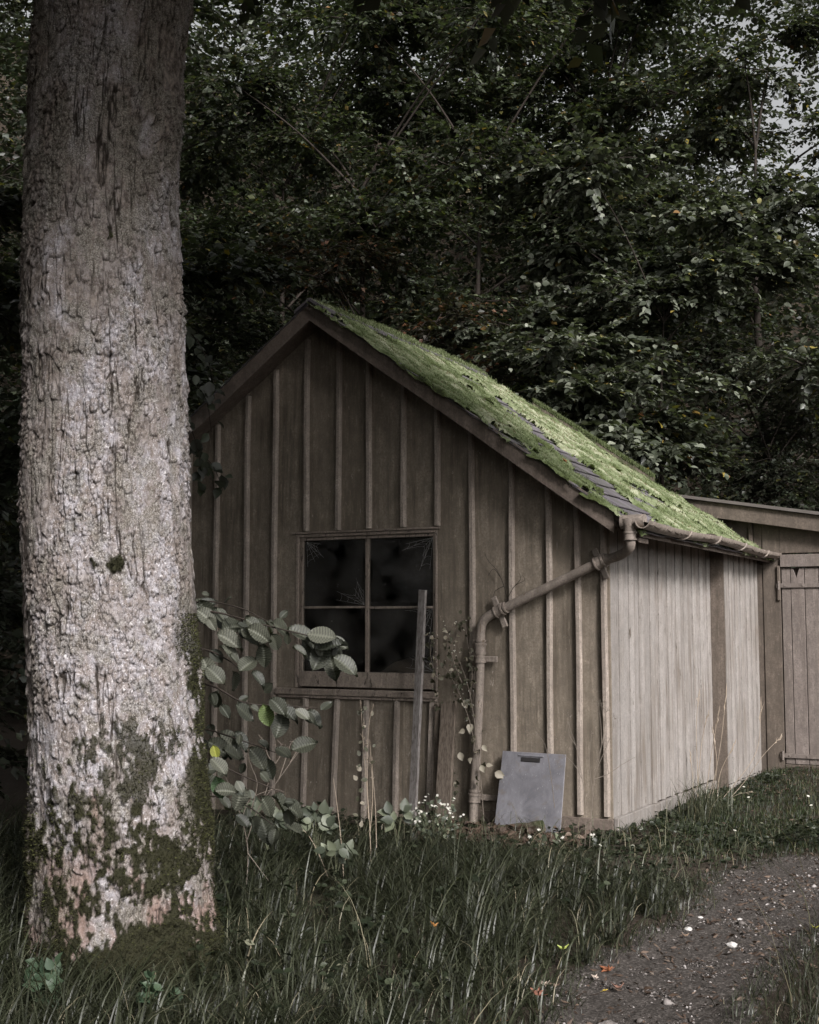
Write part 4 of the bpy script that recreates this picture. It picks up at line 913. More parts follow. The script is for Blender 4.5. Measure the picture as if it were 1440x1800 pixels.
elm = empty('elm_sapling', at_d(300, 1650, 6.1) * np.array([1, 1, 0]), 'elm sapling with large toothed veined leaves reaching out from behind the big trunk', 'sapling')
wood = Acc(); lp_, ln_, ld_, ls_ = [], [], [], []
def elm_branch(pts, depth, n, size, hang=.9, start=.05):
    pp = np.array([at_d(a, b, depth + dz) for (a, b, dz) in pts]); sp = spline(pp, 8); wood.tube(sp, np.linspace(.006, .002, len(sp)), 6)
    m = len(sp); n = int(n * 1.25)
    for k in range(n):
        t = start + (1 - start) * (k + .5) / n; i = min(m - 1, int(t * m)); p = sp[i]; sg = 1 if k % 2 else -1
        dr = RT * random.uniform(.25, 1.1) + np.array([0, 0, -1]) * random.uniform(.25, 1.1) * hang + FH * random.uniform(-.6, .4) + (RT * -.7 if sg > 0 and random.random() < .45 else 0) + (np.array([0, 0, .8]) if random.random() < .18 else 0)
        nn = -FH * random.uniform(.5, 1.1) + np.array([0, 0, random.uniform(.3, 1.0)]) + RT * random.uniform(-.1, .6)
        lp_.append(p + FH * (.05 * sg + random.gauss(0, .05)) + norm(dr) * .012 + RT * random.gauss(0, .03) + np.array([0, 0, random.gauss(-.02, .035)])); ld_.append(dr); ln_.append(nn); ls_.append(size * random.choice([.45, .6, .8, .95, 1.05, 1.2]) * random.uniform(.9, 1.1))
elm_branch([(270, 1075, .1), (370, 1075, 0), (470, 1100, -.1), (545, 1118, -.1), (590, 1128, -.1)], 5.9, 26, .118)
elm_branch([(290, 1090, .2), (350, 1058, .1), (420, 1068, 0), (470, 1092, 0)], 6.0, 15, .105)
elm_branch([(270, 1150, .2), (350, 1140, 0), (400, 1160, -.1), (425, 1180, -.1)], 5.9, 9, .11)
elm_branch([(280, 1190, .1), (370, 1205, 0), (430, 1235, -.1), (500, 1240, -.1), (560, 1245, -.1)], 5.9, 17, .115)
elm_branch([(290, 1290, .1), (350, 1280, .1), (420, 1300, 0), (490, 1325, 0)], 6.15, 15, .12)
elm_branch([(290, 1330, .1), (370, 1340, 0), (430, 1365, -.1), (500, 1395, -.1)], 5.95, 17, .115)
elm_branch([(290, 1430, .1), (360, 1400, .1), (430, 1415, 0), (480, 1450, 0)], 6.2, 10, .11)
pp = np.array([at_d(a, b, 6.1) for a, b in [(300, 1640), (285, 1450), (280, 1250), (265, 1060), (260, 960)]]); wood.tube(spline(pp, 6), np.linspace(.02, .006, 25), 8)
wood.build('stems', M['twig'], elm, smooth=True)
k = len(lp_); lr = rng.random(k) * .93
V, F, rr_ = place_leaves((EV, EF), np.array(lp_), np.array(ld_), np.array(ln_), np.array(ls_), lr, rng.uniform(.5, 2.4, k))
np_mesh('leaves', V, [F], M['leaf_elm'], elm, {'rnd': rr_, 'vein': np.tile(EVE, k)}, True)
# two fresh young leaves and a yellow one stand out on the sapling
pts = [(463, 1238, 5.75, .97, .11), (375, 1310, 5.9, 1., .07), (380, 1365, 5.8, .96, .11)]
V, F, rr_ = place_leaves((EV, EF), np.array([at_d(a, b, c_) for a, b, c_, _, _ in pts]), np.tile(RT * .3 + [0, 0, -1], (3, 1)), np.tile(-FH + [0, 0, .4], (3, 1)), np.array([p[4] for p in pts]), np.array([p[3] for p in pts]))
np_mesh('young_leaves', V, [F], M['leaf_elm'], elm, {'rnd': rr_, 'vein': np.tile(EVE, 3)}, True)

# ---------------------------------------------------------------- weeds and stalks
def stalk_plant(name, stems, depth, mat, label, cat, rad=.0025, extras=None, leafm=None, leafs=None):
    base = stems[0][0]; o = empty(name, at_d(base[0], base[1], depth), label, cat)
    wd = Acc()
    for s in stems:
        pp = np.array([at_d(q_[0], q_[1], depth + (q_[2] if len(q_) > 2 else 0)) for q_ in s]); sp = spline(pp, 5); wd.tube(sp, np.linspace(rad, rad * .45, len(sp)), 5)
    if extras:
        for (a, b) in extras:
            p = at_d(a, b, depth + random.uniform(-.03, .03))
            for _ in range(5):
                e = p + rng.normal(0, .012, 3) + [0, 0, .012]; wd.tube([p, (p + e) / 2 + rng.normal(0, .002, 3), e], [.0012, .001, .0018], 4)
    wd.build('stems', mat, o)
    if leafs:
        la = Acc()
        for (a, b, s, tilt) in leafs:
            p = at_d(a, b, depth + random.uniform(-.04, .04)); dr = RT * math.sin(tilt) + np.array([0, 0, math.cos(tilt)]) + rng.normal(0, .15, 3)
            V, F, r = place_leaves(leaf_tpl('ovate'), p[None], dr[None], (-FH + [0, 0, .8] + rng.normal(0, .4, 3))[None], np.array([s]), np.array([random.random()])); la.add(V, F, r)
        la.build('leaves', M[leafm], o)
    return o
dgd = 6.9
stalk_plant('dried_umbel', [[(430, 1590), (436, 1500), (425, 1440), (405, 1385), (390, 1350)], [(433, 1480), (455, 1420), (490, 1370), (525, 1322), (533, 1318)], [(462, 1410), (478, 1350), (470, 1325), (462, 1300)], [(490, 1370), (502, 1335), (510, 1310), (516, 1302)], [(425, 1440), (440, 1405), (480, 1388), (500, 1392)], [(478, 1350), (492, 1330), (494, 1308)], [(436, 1500), (470, 1545), (500, 1580), (540, 1605)], [(440, 1430), (452, 1380), (443, 1350), (435, 1330)], [(510, 1340), (528, 1310), (528, 1305)]], dgd, M['twig_pale'], 'dried branching umbel stalk beside the sapling leaves, low left of the window', 'weed', .003, [(526, 1310), (515, 1303), (463, 1302), (494, 1308), (435, 1332), (505, 1320), (482, 1312)])
stalk_plant('tall_weed', [[(652, 1500), (648, 1420), (640, 1330), (634, 1230)], [(650, 1470), (655, 1400), (652, 1330), (650, 1300)], [(648, 1440), (645, 1350), (648, 1280), (656, 1238)], [(662, 1490), (660, 1420), (656, 1370), (654, 1330)]], 7.75, M['stalk'], 'tall thin weed with seed husks in front of the boards under the window', 'weed', .003, [(634, 1240), (640, 1275), (656, 1240), (645, 1310), (650, 1340), (656, 1370), (641, 1300)], 'leaf_vine', [(634 + random.uniform(-8, 22), random.uniform(1235, 1470), random.uniform(.02, .045), random.uniform(-1.5, 1.5)) for _ in range(26)])
stalk_plant('bare_stalk', [[(604, 1540), (600, 1480), (592, 1410), (586, 1368)], [(604, 1520), (612, 1500), (618, 1490)]], 7.3, M['stalk'], 'single straight bare stalk standing in front of the lower wall battens', 'weed', .0028)
stalk_plant('bent_stalk', [[(576, 1540), (560, 1500), (542, 1468), (528, 1455)]], 7.2, M['stalk'], 'short pale stalk bent over among the bramble seedlings', 'weed', .0028)
def seedling(name, px, py, depth, n, label, spread=45, up=60, size=.085):
    lf = []; st = []
    for k in range(n):
        a = random.uniform(-1.2, 1.2); ln = random.uniform(.35, 1.) * up; x, y = px + math.sin(a) * spread * random.uniform(.4, 1), py - 10 - ln
        st.append([(px, py + 14), ((px + x) / 2, (py + y) / 2 - 6), (x, y)])
        for j in (-1.1, 0, 1.1): lf.append((x, y, size * random.uniform(.6, 1.1), a * .8 + j + 1.6 * (1 if a > 0 else -1) * .5))
    return stalk_plant(name, st, depth, M['stem'], label, 'seedling', .002, None, 'leaf_bramble', lf)
seedling('bramble_seedling', 698, 1475, 7.95, 6, 'grey green bramble seedling at the foot of the leaning grey plank', 28, 40)
seedling('bramble_seedling', 556, 1490, 7.4, 8, 'bramble seedling with broad leaves under the sapling tips, left of the bent stalk', 32, 55)
seedling('bramble_seedling', 590, 1535, 7.0, 5, 'pale bright leaved seedling at the upper edge of the long grass', 30, 38, .075)
seedling('bramble_seedling', 470, 1480, 7.1, 6, 'shaded bramble seedling among the dried umbel stems', 34, 50)
# white-flowered weed by the plank foot
def bushy(name, px, py, depth, label, w, h, nst, lm, flowers, fl=.012, lsz=.035, nleaf=7, cat='weed'):
    o = empty(name, at_d(px, py, depth), label, cat); wd = Acc(); la = Acc(); fa_ = Acc()
    for k in range(nst):
        a = random.uniform(-1, 1); x, y = px + a * w, py - h * random.uniform(.45, 1.) * (1 - .4 * a * a); dz = random.uniform(-.15, .1)
        pp = np.array([at_d(px + a * w * .3, py + 8, depth + dz * .3), at_d(px + a * w * .75, (py + y) / 2, depth + dz), at_d(x, y, depth + dz)]); sp = spline(pp, 5); wd.tube(sp, np.linspace(.0022, .001, len(sp)), 4)
        ii = rng.integers(2, len(sp), nleaf); dr = rng.normal(0, .7, (nleaf, 3)) + [0, 0, .3]
        V, F, r = place_leaves(leaf_tpl('ovate'), sp[ii], dr, rng.normal(0, .5, (nleaf, 3)) + [0, 0, .8] - FH * .5, rng.uniform(.5, 1.1, nleaf) * lsz, rng.random(nleaf)); la.add(V, F, r)
        for j in range(flowers):
            c_ = sp[-1] + rng.normal(0, .018, 3)
            n5 = 6; th = np.arange(n5) * 6.283 / n5; nn = norm(-FH * .6 + [0, 0, .9] + rng.normal(0, .35, 3)); e1 = norm(np.cross(nn, [1, .2, 0])); e2 = np.cross(nn, e1)
            dr = np.cos(th)[:, None] * e1 + np.sin(th)[:, None] * e2; V, F, r = place_leaves(leaf_tpl('simple'), np.tile(c_, (n5, 1)), dr, np.tile(nn, (n5, 1)), np.full(n5, fl), rng.random(n5)); fa_ = Acc(); fa_.add(V, F, r); fa_.build('flower', M['petal'], o)
    wd.build('stems', M['stem'], o); la.build('leaves', M[lm], o)
    return o
bushy('flowering_weed', 768, 1475, 8.25, 'bushy weed with tiny whitish flower heads between the plank foot and the downpipe', 48, 78, 26, 'leaf_bramble', 2, .011)
bushy('flowering_weed', 960, 1492, 8.55, 'low weed with white flowers at the right foot of the grey sheet', 32, 26, 6, 'leaf_bramble', 1, .016, .05)
bushy('flowering_weed', 1032, 1492, 8.75, 'small white flowered herb under the shed corner plinth', 30, 28, 5, 'cover', 1, .014, .04)
bushy('nettle', 84, 1765, 5.05, 'green nettle at the left foot of the big trunk', 34, 95, 8, 'leaf_nettle', 0, 0, .07, 9)
bushy('fern_weed', 270, 1770, 4.9, 'small feathery green weed under the pink base of the trunk', 50, 55, 10, 'leaf_nettle', 0, 0, .04, 12)
# climber on the downpipe
vn_ = empty('climbing_vine', (-1.12, -.12, 0), 'half withered vine with curled pale leaves climbing round the downpipe', 'climber')
wd = Acc(); la = Acc(); fa_ = Acc()
for pts in ([(852, 1460), (846, 1380), (838, 1300), (828, 1230), (818, 1190), (800, 1140), (808, 1100)], [(838, 1330), (826, 1270), (808, 1220), (790, 1185), (772, 1160)], [(826, 1230), (830, 1180), (822, 1130), (815, 1090), (795, 1105)], [(812, 1200), (800, 1170), (790, 1130), (786, 1100)], [(797, 1480), (796, 1420), (794, 1370)], [(770, 1240), (765, 1190), (757, 1150), (760, 1110)]):
    pp = np.array([on_y(a, b, -.14 - .03 * rng.random()) for a, b in pts]); sp = spline(pp, 6); wd.tube(sp, np.linspace(.0035, .0014, len(sp)), 5)
    n = 34; ii = rng.integers(0, len(sp), n); ii = ii[sp[ii][:, 2] > .25]; n = len(ii)
    V, F, r = place_leaves(leaf_tpl('ovate'), sp[ii] + rng.normal(0, .03, (n, 3)), rng.normal(0, .6, (n, 3)) + [0, 0, -.5], rng.normal(0, .6, (n, 3)) + [.2, -.8, .4], rng.uniform(.02, .055, n), rng.random(n) ** 1.5, rng.uniform(1, 4, n)); la.add(V, F, r)
    for q_ in sp[rng.integers(0, len(sp), 9)]:
        if q_[2] < .75: continue
        c_ = q_ + rng.normal(0, .03, 3); V, F, r = place_leaves(leaf_tpl('simple'), np.tile(c_, (4, 1)), rng.normal(0, 1, (4, 3)), np.tile([0.2, -1, .3], (4, 1)), np.full(4, .008), rng.random(4)); fa_ = Acc(); fa_.add(V, F, r); fa_.build('flower', M['petal'], vn_)
for (a, b, s) in [(870, 1358, .085), (828, 1272, .075), (808, 1322, .07), (848, 1310, .055), (845, 1345, .06), (815, 1230, .07)]:
    p = on_y(a, b, -.16); V, F, r = place_leaves(leaf_tpl('ovate'), p[None], (rng.normal(0, .4, 3) + [.3, 0, -.8])[None], np.array([[.3, -1, .3]]), np.array([s]), np.array([.97]), np.array([3.])); la.add(V, F, r)
wd.build('stems', M['twig_pale'], vn_); la.build('leaves', M['leaf_vine'], vn_)
dc = empty('dead_creeper', on_y(893, 1070, -.06), 'thin bare dead creeper on the wall above the slanting downpipe', 'creeper'); wd = Acc()
for pts in ([(893, 1060), (886, 1030), (874, 1003), (858, 985), (852, 970)], [(880, 1015), (868, 1000), (858, 1012)], [(893, 1050), (905, 1030), (922, 1020), (918, 1010)], [(895, 1100), (892, 1130), (896, 1150)], [(886, 1030), (870, 1040), (868, 1060)], [(905, 1030), (915, 1018), (912, 1005)]):
    pp = np.array([on_y(a, b, -.045) for a, b in pts]); sp = spline(pp, 5); wd.tube(sp, np.linspace(.0028, .001, len(sp)), 5)
wd.build('twigs', M['twig'], dc)
o = stalk_plant('bare_twig_plant', [[(1036, 1492), (1040, 1430), (1045, 1370), (1058, 1310), (1066, 1250)], [(1043, 1400), (1036, 1340), (1040, 1290)], [(1045, 1370), (1070, 1360), (1092, 1345), (1118, 1330)], [(1050, 1350), (1075, 1290), (1080, 1262)], [(1028, 1490), (1030, 1430), (1024, 1370), (1012, 1310), (1000, 1275)], [(1058, 1310), (1056, 1270), (1052, 1240)], [(1070, 1360), (1066, 1330)], [(975, 1420), (968, 1360), (958, 1310), (940, 1285)], [(1024, 1370), (1010, 1345), (990, 1325)], [(1048, 1340), (1062, 1290), (1057, 1235)], [(1012, 1310), (1000, 1290), (1003, 1262)]], 8.7, M['twig_pale'], 'thin bare branching stems in front of the shed corner', 'weed', .0026, [(1057, 1238), (1066, 1252), (1000, 1276), (1080, 1262), (1000, 1262), (1040, 1290), (1052, 1240), (1003, 1262)])
# dry grass by the side wall
dgp = empty('dry_grass_tuft', on_z(1245, 1428, .03), 'tuft of tall straw coloured grass stalks against the pale side wall', 'grass tuft'); wd = Acc(); acc = Acc()
for pts in ([(1235, 1440), (1255, 1370), (1268, 1300), (1276, 1222)], [(1238, 1440), (1290, 1380), (1330, 1320), (1338, 1244)], [(1240, 1445), (1300, 1385), (1340, 1330), (1372, 1296)], [(1228, 1430), (1226, 1350), (1224, 1280), (1228, 1225)], [(1222, 1430), (1218, 1370), (1214, 1330)], [(1246, 1430), (1260, 1350), (1254, 1290)], [(1238, 1420), (1250, 1330), (1262, 1260)], [(1215, 1430), (1205, 1390), (1190, 1365)], [(1250, 1435), (1290, 1400), (1320, 1392)], [(1260, 1420), (1266, 1360), (1290, 1310)], [(1225, 1420), (1232, 1320), (1242, 1260)]):
    pp = np.array([at_d(a, b, 11.0 + .15 * rng.random()) for a, b in pts]); sp = spline(pp, 6); wd.tube(sp, np.linspace(.0035, .0018, len(sp)), 4)
    for j in range(3):
        e = sp[-1 - j]; wd.tube([e, e + (sp[-1] - sp[-3]) * .3 + rng.normal(0, .006, 3), e + (sp[-1] - sp[-3]) * .8 + rng.normal(0, .008, 3)], [.003, .0045, .001], 4)
wd.build('stalks', M['stalk'], dgp)
n = 260; c_ = on_z(1240, 1430, .03); P = c_ + rng.normal(0, .16, (n, 3)) * [.7, 1.2, 0]; P[:, 0] = np.maximum(P[:, 0], .1); P[:, 2] = gz(P[:, 0], P[:, 1])
grow(acc, P, rng.uniform(.15, .45, n), rng.uniform(.004, .007, n), rng.uniform(0, 6.28, n), rng.uniform(.3, 1.9, n), rng.uniform(.3, 1, n)); acc.build('blades', M['grass'], dgp)

# ---------------------------------------------------------------- grass, herbs, litter, gravel (nobody could count them)
def scatter(n, x0, x1, y0, y1, dens):
    x = rng.uniform(x0, x1, n); y = rng.uniform(y0, y1, n); k = rng.random(n) < dens(x, y); return x[k], y[k]
TXY = (TC + RT * -1.25)[:2]
def clear(x, y): # 1 where plants can stand
    a = ((x < .05) & (y > -.06) & (y < 4.1)) | ((x > -.1) & (y > 3.9)) | (np.hypot(x - TXY[0], y - TXY[1]) < .4) | ((x < .2) & (y > 2.7))
    return np.where(a, 0., 1.)
def litter_patch(x, y): return np.exp(-(((x + .62) / .42) ** 2 + ((y + .72) / .32) ** 2))
def long_d(x, y):
    c = sst(.32, .55, fbm(x * 2.6, y * 2.6, 3, 91)) * .7 + .3
    return clear(x, y) * c * np.clip(1 - in_path(x, y) * 2.2, 0, 1) * np.clip(1 - 1.3 * litter_patch(x, y), 0, 1) * np.where(y < -1.4, 1, sst(.6 - .5 * (y + 1.4), -.3, x)) * sst(-.15, -.8, y)
acc = Acc()
x, y = scatter(5200, -3.6, 1.5, -6.2, -.1, long_d); nt_ = len(x); m = 22
hs_ = (.1 + .24 * rng.random(nt_) ** 1.4) * (.3 + .7 * sst(-.6, -3.0, y)) * (.55 + 1.0 * vn(x * 2, y * 2, 93)); a0_ = rng.uniform(0, 6.28, nt_)
ang_ = rng.uniform(0, 6.28, (nt_, m)); rad_ = np.abs(rng.normal(0, .05, (nt_, m)))
bx_2 = x[:, None] + np.cos(ang_) * rad_; by_2 = y[:, None] + np.sin(ang_) * rad_
az = ang_ + rng.normal(0, .5, ang_.shape) + .5 * np.sin(a0_)[:, None]
H = hs_[:, None] * rng.uniform(.5, 1.7, ang_.shape); x, y, az, H = bx_2.ravel(), by_2.ravel(), az.ravel(), H.ravel(); n = len(x)
k_ = (clear(x, y) > .5) & (rng.random(n) > in_path(x, y) * 1.5)
x, y, az, H = x[k_], y[k_], az[k_], H[k_]; n = len(x)
grow(acc, np.stack([x, y, gz(x, y) - .01], 1), H, rng.uniform(.004, .011, n), az, rng.uniform(1.0, 3.0, n), np.clip(rng.beta(1.5, 2.2, n) * .88 + (rng.random(n) > .93) * .3, 0, 1), seg=6)
# sparse tufts at the path's far side
def tuft_d(x, y): return np.clip(1 - in_path(x, y) * 2.2, 0, 1) * sst(1.75, 2.1, x) * sst(-1.1, -1.8, y)
x, y = scatter(14000, 1.5, 3.4, -6, -.9, tuft_d); n = len(x)
grow(acc, np.stack([x, y, gz(x, y) - .01], 1), rng.uniform(.05, .26, n), rng.uniform(.003, .006, n), rng.uniform(0, 6.28, n), rng.uniform(.9, 2.9, n), np.clip(rng.beta(2, 2, n) * .85 + (rng.random(n) > .93) * .3, 0, 1))
x, y = scatter(30000, .6, 2.6, -6, .2, lambda x, y: clear(x, y) * sst(.02, .3, in_path(x, y)) * sst(.98, .55, in_path(x, y)) * .9); n = len(x)
grow(acc, np.stack([x, y, gz(x, y) - .01], 1), rng.uniform(.03, .14, n), rng.uniform(.003, .006, n), rng.uniform(0, 6.28, n), rng.uniform(.6, 2.6, n), np.clip(rng.beta(1.5, 2, n) * .85 + (rng.random(n) > .9) * .3, 0, 1))
x, y = scatter(3600, -3.4, 1.4, -6, -.2, lambda x, y: clear(x, y) * (1 - in_path(x, y))); n = len(x)
grow(acc, np.stack([x, y, gz(x, y) + rng.uniform(0, .06, n)], 1), rng.uniform(.1, .35, n), rng.uniform(.003, .006, n), rng.uniform(0, 6.28, n), rng.uniform(1.9, 3.0, n), rng.uniform(.8, 1., n))
o = acc.build('grass', M['grass']); tag(o, 'long dark arching grass in front of the shed', 'grass', kind='stuff')
# short lawn to the right
acc = Acc()
def lawn_d(x, y): return clear(x, y) * np.clip(1 - in_path(x, y) * 1.6, 0, 1) * sst(-.3, .6, x + .35 * y + .5 * (fbm(x * 2, y * 2, 3, 95) - .5)) * sst(-1.3, -.2, y) * (.45 + .55 * sst(.35, .6, fbm(x * 3, y * 3, 3, 96)))
x, y = scatter(80000, .05, 4.2, -1.4, 3.9, lawn_d); n = len(x)
grow(acc, np.stack([x, y, gz(x, y) - .005], 1), rng.uniform(.03, .085, n) * (1 + .8 * (rng.random(n) > .96)), rng.uniform(.003, .005, n), rng.uniform(0, 6.28, n), rng.uniform(.3, 1.8, n), rng.random(n), seg=3)
o = acc.build('lawn_grass', M['lawn']); tag(o, 'short green lawn grass between the path and the plank door', 'lawn', kind='stuff')
# pale arching blades over the path edge
acc = Acc(); n = 46; ex_ = rng.choice(2, n); x = np.where(ex_ == 0, rng.uniform(1.0, 1.9, n), rng.uniform(1.75, 2.4, n)); y = np.where(ex_ == 0, rng.uniform(-.7, .6, n), rng.uniform(-3.9, -2.2, n))
grow(acc, np.stack([x, y, gz(x, y)], 1), rng.uniform(.35, .75, n), rng.uniform(.003, .0055, n), rng.uniform(2.4, 4.2, n), rng.uniform(1.2, 2.3, n), rng.uniform(.9, 1., n), seg=7)
o = acc.build('straw_grass', M['grass']); tag(o, 'long straw coloured grass blades arching over the path', 'grass', kind='stuff')
# leafy ground cover along the shed foot and corner
def cov_d(x, y):
    c = np.exp(-((y + .62 - .75 * np.clip(x - .1, -.5, 3)) / .55) ** 2) * sst(-.6, .2, x) * sst(2.6, 1.6, x)
    e = .5 * sst(-.4, -.15, -np.abs(y + .25)) * sst(-3.5, -2, x) * (x < .1) + .3 * (y < -.3) * (x < .95) * (fbm(x * 3 + 5, y * 3, 3, 12) > .5)
    s_ = .8 * sst(.5, .1, np.abs(x - .25)) * (y > .1)
    return clear(x, y) * np.clip(c + e + s_, 0, 1) * np.clip(1 - in_path(x, y) * 1.7, 0, 1) * np.clip(1 - litter_patch(x, y), 0, 1) * (.35 + .65 * sst(.4, .55, fbm(x * 4, y * 4, 3, 97)))
x, y = scatter(32000, -3.6, 2.6, -5.5, 3.8, cov_d); n = len(x); hz = rng.uniform(.01, .13, n) * (.5 + vn(x * 3, y * 3, 98)) * (1 + .9 * sst(-1.2, -2.6, y)) * np.where((y > -.95) & (x > -1.3) & (x < 1.2), .3, 1)
P = np.stack([x, y, gz(x, y) + hz], 1); m = 3; P3 = np.repeat(P, m, 0); n3_ = len(P3); a = rng.uniform(0, 6.28, n3_)
V, F, r = place_leaves(leaf_tpl('ovate'), P3, np.stack([np.cos(a), np.sin(a), rng.uniform(-.4, .5, n3_)], 1), rng.normal(0, .4, (n3_, 3)) + [0, 0, 1], rng.uniform(.018, .05, n3_), rng.random(n3_))
acc = Acc(); acc.add(V, F, r); kk = slice(0, n); sv, sf_ = slivers((P * [1, 1, 0] + np.stack([0 * x, 0 * x, gz(x, y) - .01], 1), P - [0, 0, .01], P), .0012, .0008); acc.add(sv, sf_, .1)
o = acc.build('ground_cover', M['cover']); tag(o, 'low leafy herbs along the foot of the shed', 'ground cover', kind='stuff')
# leaf litter
def lit_d(x, y): return clear(x, y) * np.clip(.16 + litter_patch(x, y) * 1.0 + .9 * in_path(x, y) + .4 * sst(.9, .3, np.abs(x - .6)) * (y > 2.2), 0, 1)
x, y = scatter(34000, -3.5, 3.4, -5.8, 3.9, lit_d); n = len(x); a = rng.uniform(0, 6.28, n)
V, F, r = place_leaves(leaf_tpl('narrow'), np.stack([x, y, gz(x, y) + rng.uniform(.012, .03, n)], 1), np.stack([np.cos(a), np.sin(a), rng.normal(0, .25, n)], 1), rng.normal(0, .5, (n, 3)) + [0, 0, 1], rng.uniform(.015, .055, n), rng.beta(1.6, 2.6, n), rng.uniform(-2, 4, n))
acc = Acc(); acc.add(V, F, r); x, y = scatter(1500, -1.1, .0, -1.15, -.35, lambda x, y: litter_patch(x, y)); n = len(x); a = rng.uniform(0, 6.28, n)
V, F, r = place_leaves(leaf_tpl('ovate'), np.stack([x, y, gz(x, y) + rng.uniform(.015, .06, n)], 1), np.stack([np.cos(a), np.sin(a), rng.normal(0, .25, n)], 1), rng.normal(0, .5, (n, 3)) + [0, -.3, 1], rng.uniform(.03, .075, n), rng.beta(1.6, 2.2, n), rng.uniform(-2, 4, n)); acc.add(V, F, r)
o = acc.build('leaf_litter', M['litter']); tag(o, 'scattered brown dead leaves on the ground', 'leaf litter', kind='stuff')
# gravel
x, y = scatter(150000, .6, 3.2, -6.0, .4, lambda x, y: np.clip(in_path(x, y) * 1.3 - .15, 0, 1) * (.6 + .4 * sst(.35, .65, fbm(x * 3, y * 3, 3, 99)))); n = len(x)
oc = np.array([[1, 0, 0], [-1, 0, 0], [0, 1, 0], [0, -1, 0], [0, 0, 1.], [0, 0, -1.]]); of = np.array([[0, 2, 4], [2, 1, 4], [1, 3, 4], [3, 0, 4], [2, 0, 5], [1, 2, 5], [3, 1, 5], [0, 3, 5]])
s = np.exp(rng.normal(-5.5, .48, n)); a = rng.uniform(0, 6.28, n); ca, sa_ = np.cos(a), np.sin(a)
B = oc[None] * rng.uniform(.6, 1.3, (n, 6, 1)) * s[:, None, None] * np.array([1, .75, .55]); B = np.stack([B[..., 0] * ca[:, None] - B[..., 1] * sa_[:, None], B[..., 0] * sa_[:, None] + B[..., 1] * ca[:, None], B[..., 2]], -1)
V = (B + np.stack([x, y, gz(x, y) + .011 + s * .3], 1)[:, None]).reshape(-1, 3); F = (of[None] + (np.arange(n) * 6)[:, None, None]).reshape(-1, 3)
acc = Acc(); acc.add(V, F, np.repeat(rng.beta(1.5, 2.0, n), 6)); o = acc.build('gravel', M['stone']); tag(o, 'small dark stones and chips on the trodden path', 'gravel', kind='stuff')

# ---------------------------------------------------------------- single things lying about
def maple(size, curl):
    pts = []; lob = [(-130, .45), (-105, .25), (-75, .85), (-50, .38), (-25, .75), (0, 1.0), (25, .75), (50, .38), (75, .85), (105, .25), (130, .45), (180, .12)]
    lob = [(-130, .5), (-100, .3), (-62, .9), (-32, .42), (0, 1.), (32, .42), (62, .9), (100, .3), (130, .5), (180, .1)]
    for a, r_ in lob: pts.append((math.sin(R(a)) * r_, math.cos(R(a)) * r_))
    b = MB(); n = len(pts); V = []
    for t in (0, -.012):
        V += [(0, 0, t)] + [(p[0] * .5, p[1] * .5, .06 * curl + t) for p in pts] + [(p[0], p[1], curl * (.1 + .35 * (abs(p[0]) ** 2)) + t + random.uniform(-.1, .16)) for p in pts]
    m_ = 1 + 2 * n; F = []
    for o_ in (0, m_):
        for k in range(n):
            k2 = (k + 1) % n; q1 = [(o_, o_ + 1 + k, o_ + 1 + k2), (o_ + 1 + k, o_ + 1 + n + k, o_ + 1 + n + k2, o_ + 1 + k2)]
            F += q1 if o_ == 0 else [q_[::-1] for q_ in q1]
    for k in range(n): k2 = (k + 1) % n; F.append((1 + n + k, m_ + 1 + n + k, m_ + 1 + n + k2, 1 + n + k2))
    b.add(np.array(V) * size, F); b.tube([(0, -.05 * size, 0), (0, -.6 * size, .06 * size), (.08 * size, -1. * size, .12 * size)], .02 * size, 5); return b
FL = [(1070, 1684, .052, (.34, .12, .05), (.16, .06, .03), 1.3, 'crumpled bright orange fallen leaf at the grassy edge of the path'),
      (1086, 1712, .045, (.22, .12, .09), (.13, .07, .05), .8, 'dull pinkish brown fallen leaf just below the bright orange one'),
      (1062, 1716, .022, (.5, .36, .06), (.42, .3, .05), .5, 'small yellow fallen leaf beside the pinkish brown leaf'),
      (1047, 1696, .03, (.5, .42, .36), (.4, .33, .28), 1.2, 'pale cream curled leaf to the left of the bright orange one'),
      (948, 1750, .045, (.28, .12, .08), (.15, .07, .05), 1.4, 'reddish fallen leaf where the long grass meets the path'),
      (958, 1738, .035, (.5, .42, .35), (.38, .31, .26), 1.5, 'pale dry leaf resting on the reddish fallen leaf'),
      (990, 1669, .04, (.3, .34, .08), (.22, .27, .07), .9, 'yellow green fallen leaf caught in the grass above the path'),
      (763, 1628, .03, (.4, .19, .06), (.3, .15, .05), 1.0, 'small orange leaf caught in the middle of the long grass'),
      (886, 1794, .035, (.3, .12, .05), (.18, .07, .04), 1.0, 'orange leaf at the bottom edge under the long grass'),
      (968, 794, 0, None, None, 0, None),
      (1205, 1628, .03, (.42, .3, .22), (.32, .22, .16), 1.2, 'tan curled leaf on the inner bend of the path'),
      (1432, 1620, .03, (.4, .38, .05), (.32, .3, .05), 1.0, 'bright yellow leaf at the far right edge of the path')]
for k, (a, b_, s, c0, c1, cu, lab) in enumerate(FL):
    if not lab: continue
    lift = .2 if 'middle of the long' in lab else (.12 if 'caught' in lab or 'meets' in lab else .03)
    p = on_z(a, b_, lift); o = maple(s * .8, cu * 1.9).build('fallen_leaf', fallen('fallen_leaf_colour', c0, c1)); p[2] = lift if lift > .1 else gz(p[0], p[1]) + .03 + (.04 if 'resting' in lab else 0)
    o.location = p; o.rotation_euler = (random.uniform(-.3, .5), random.uniform(-.3, .3), random.uniform(0, 6.28)); tag(o, lab, 'leaf', 'fallen leaves')
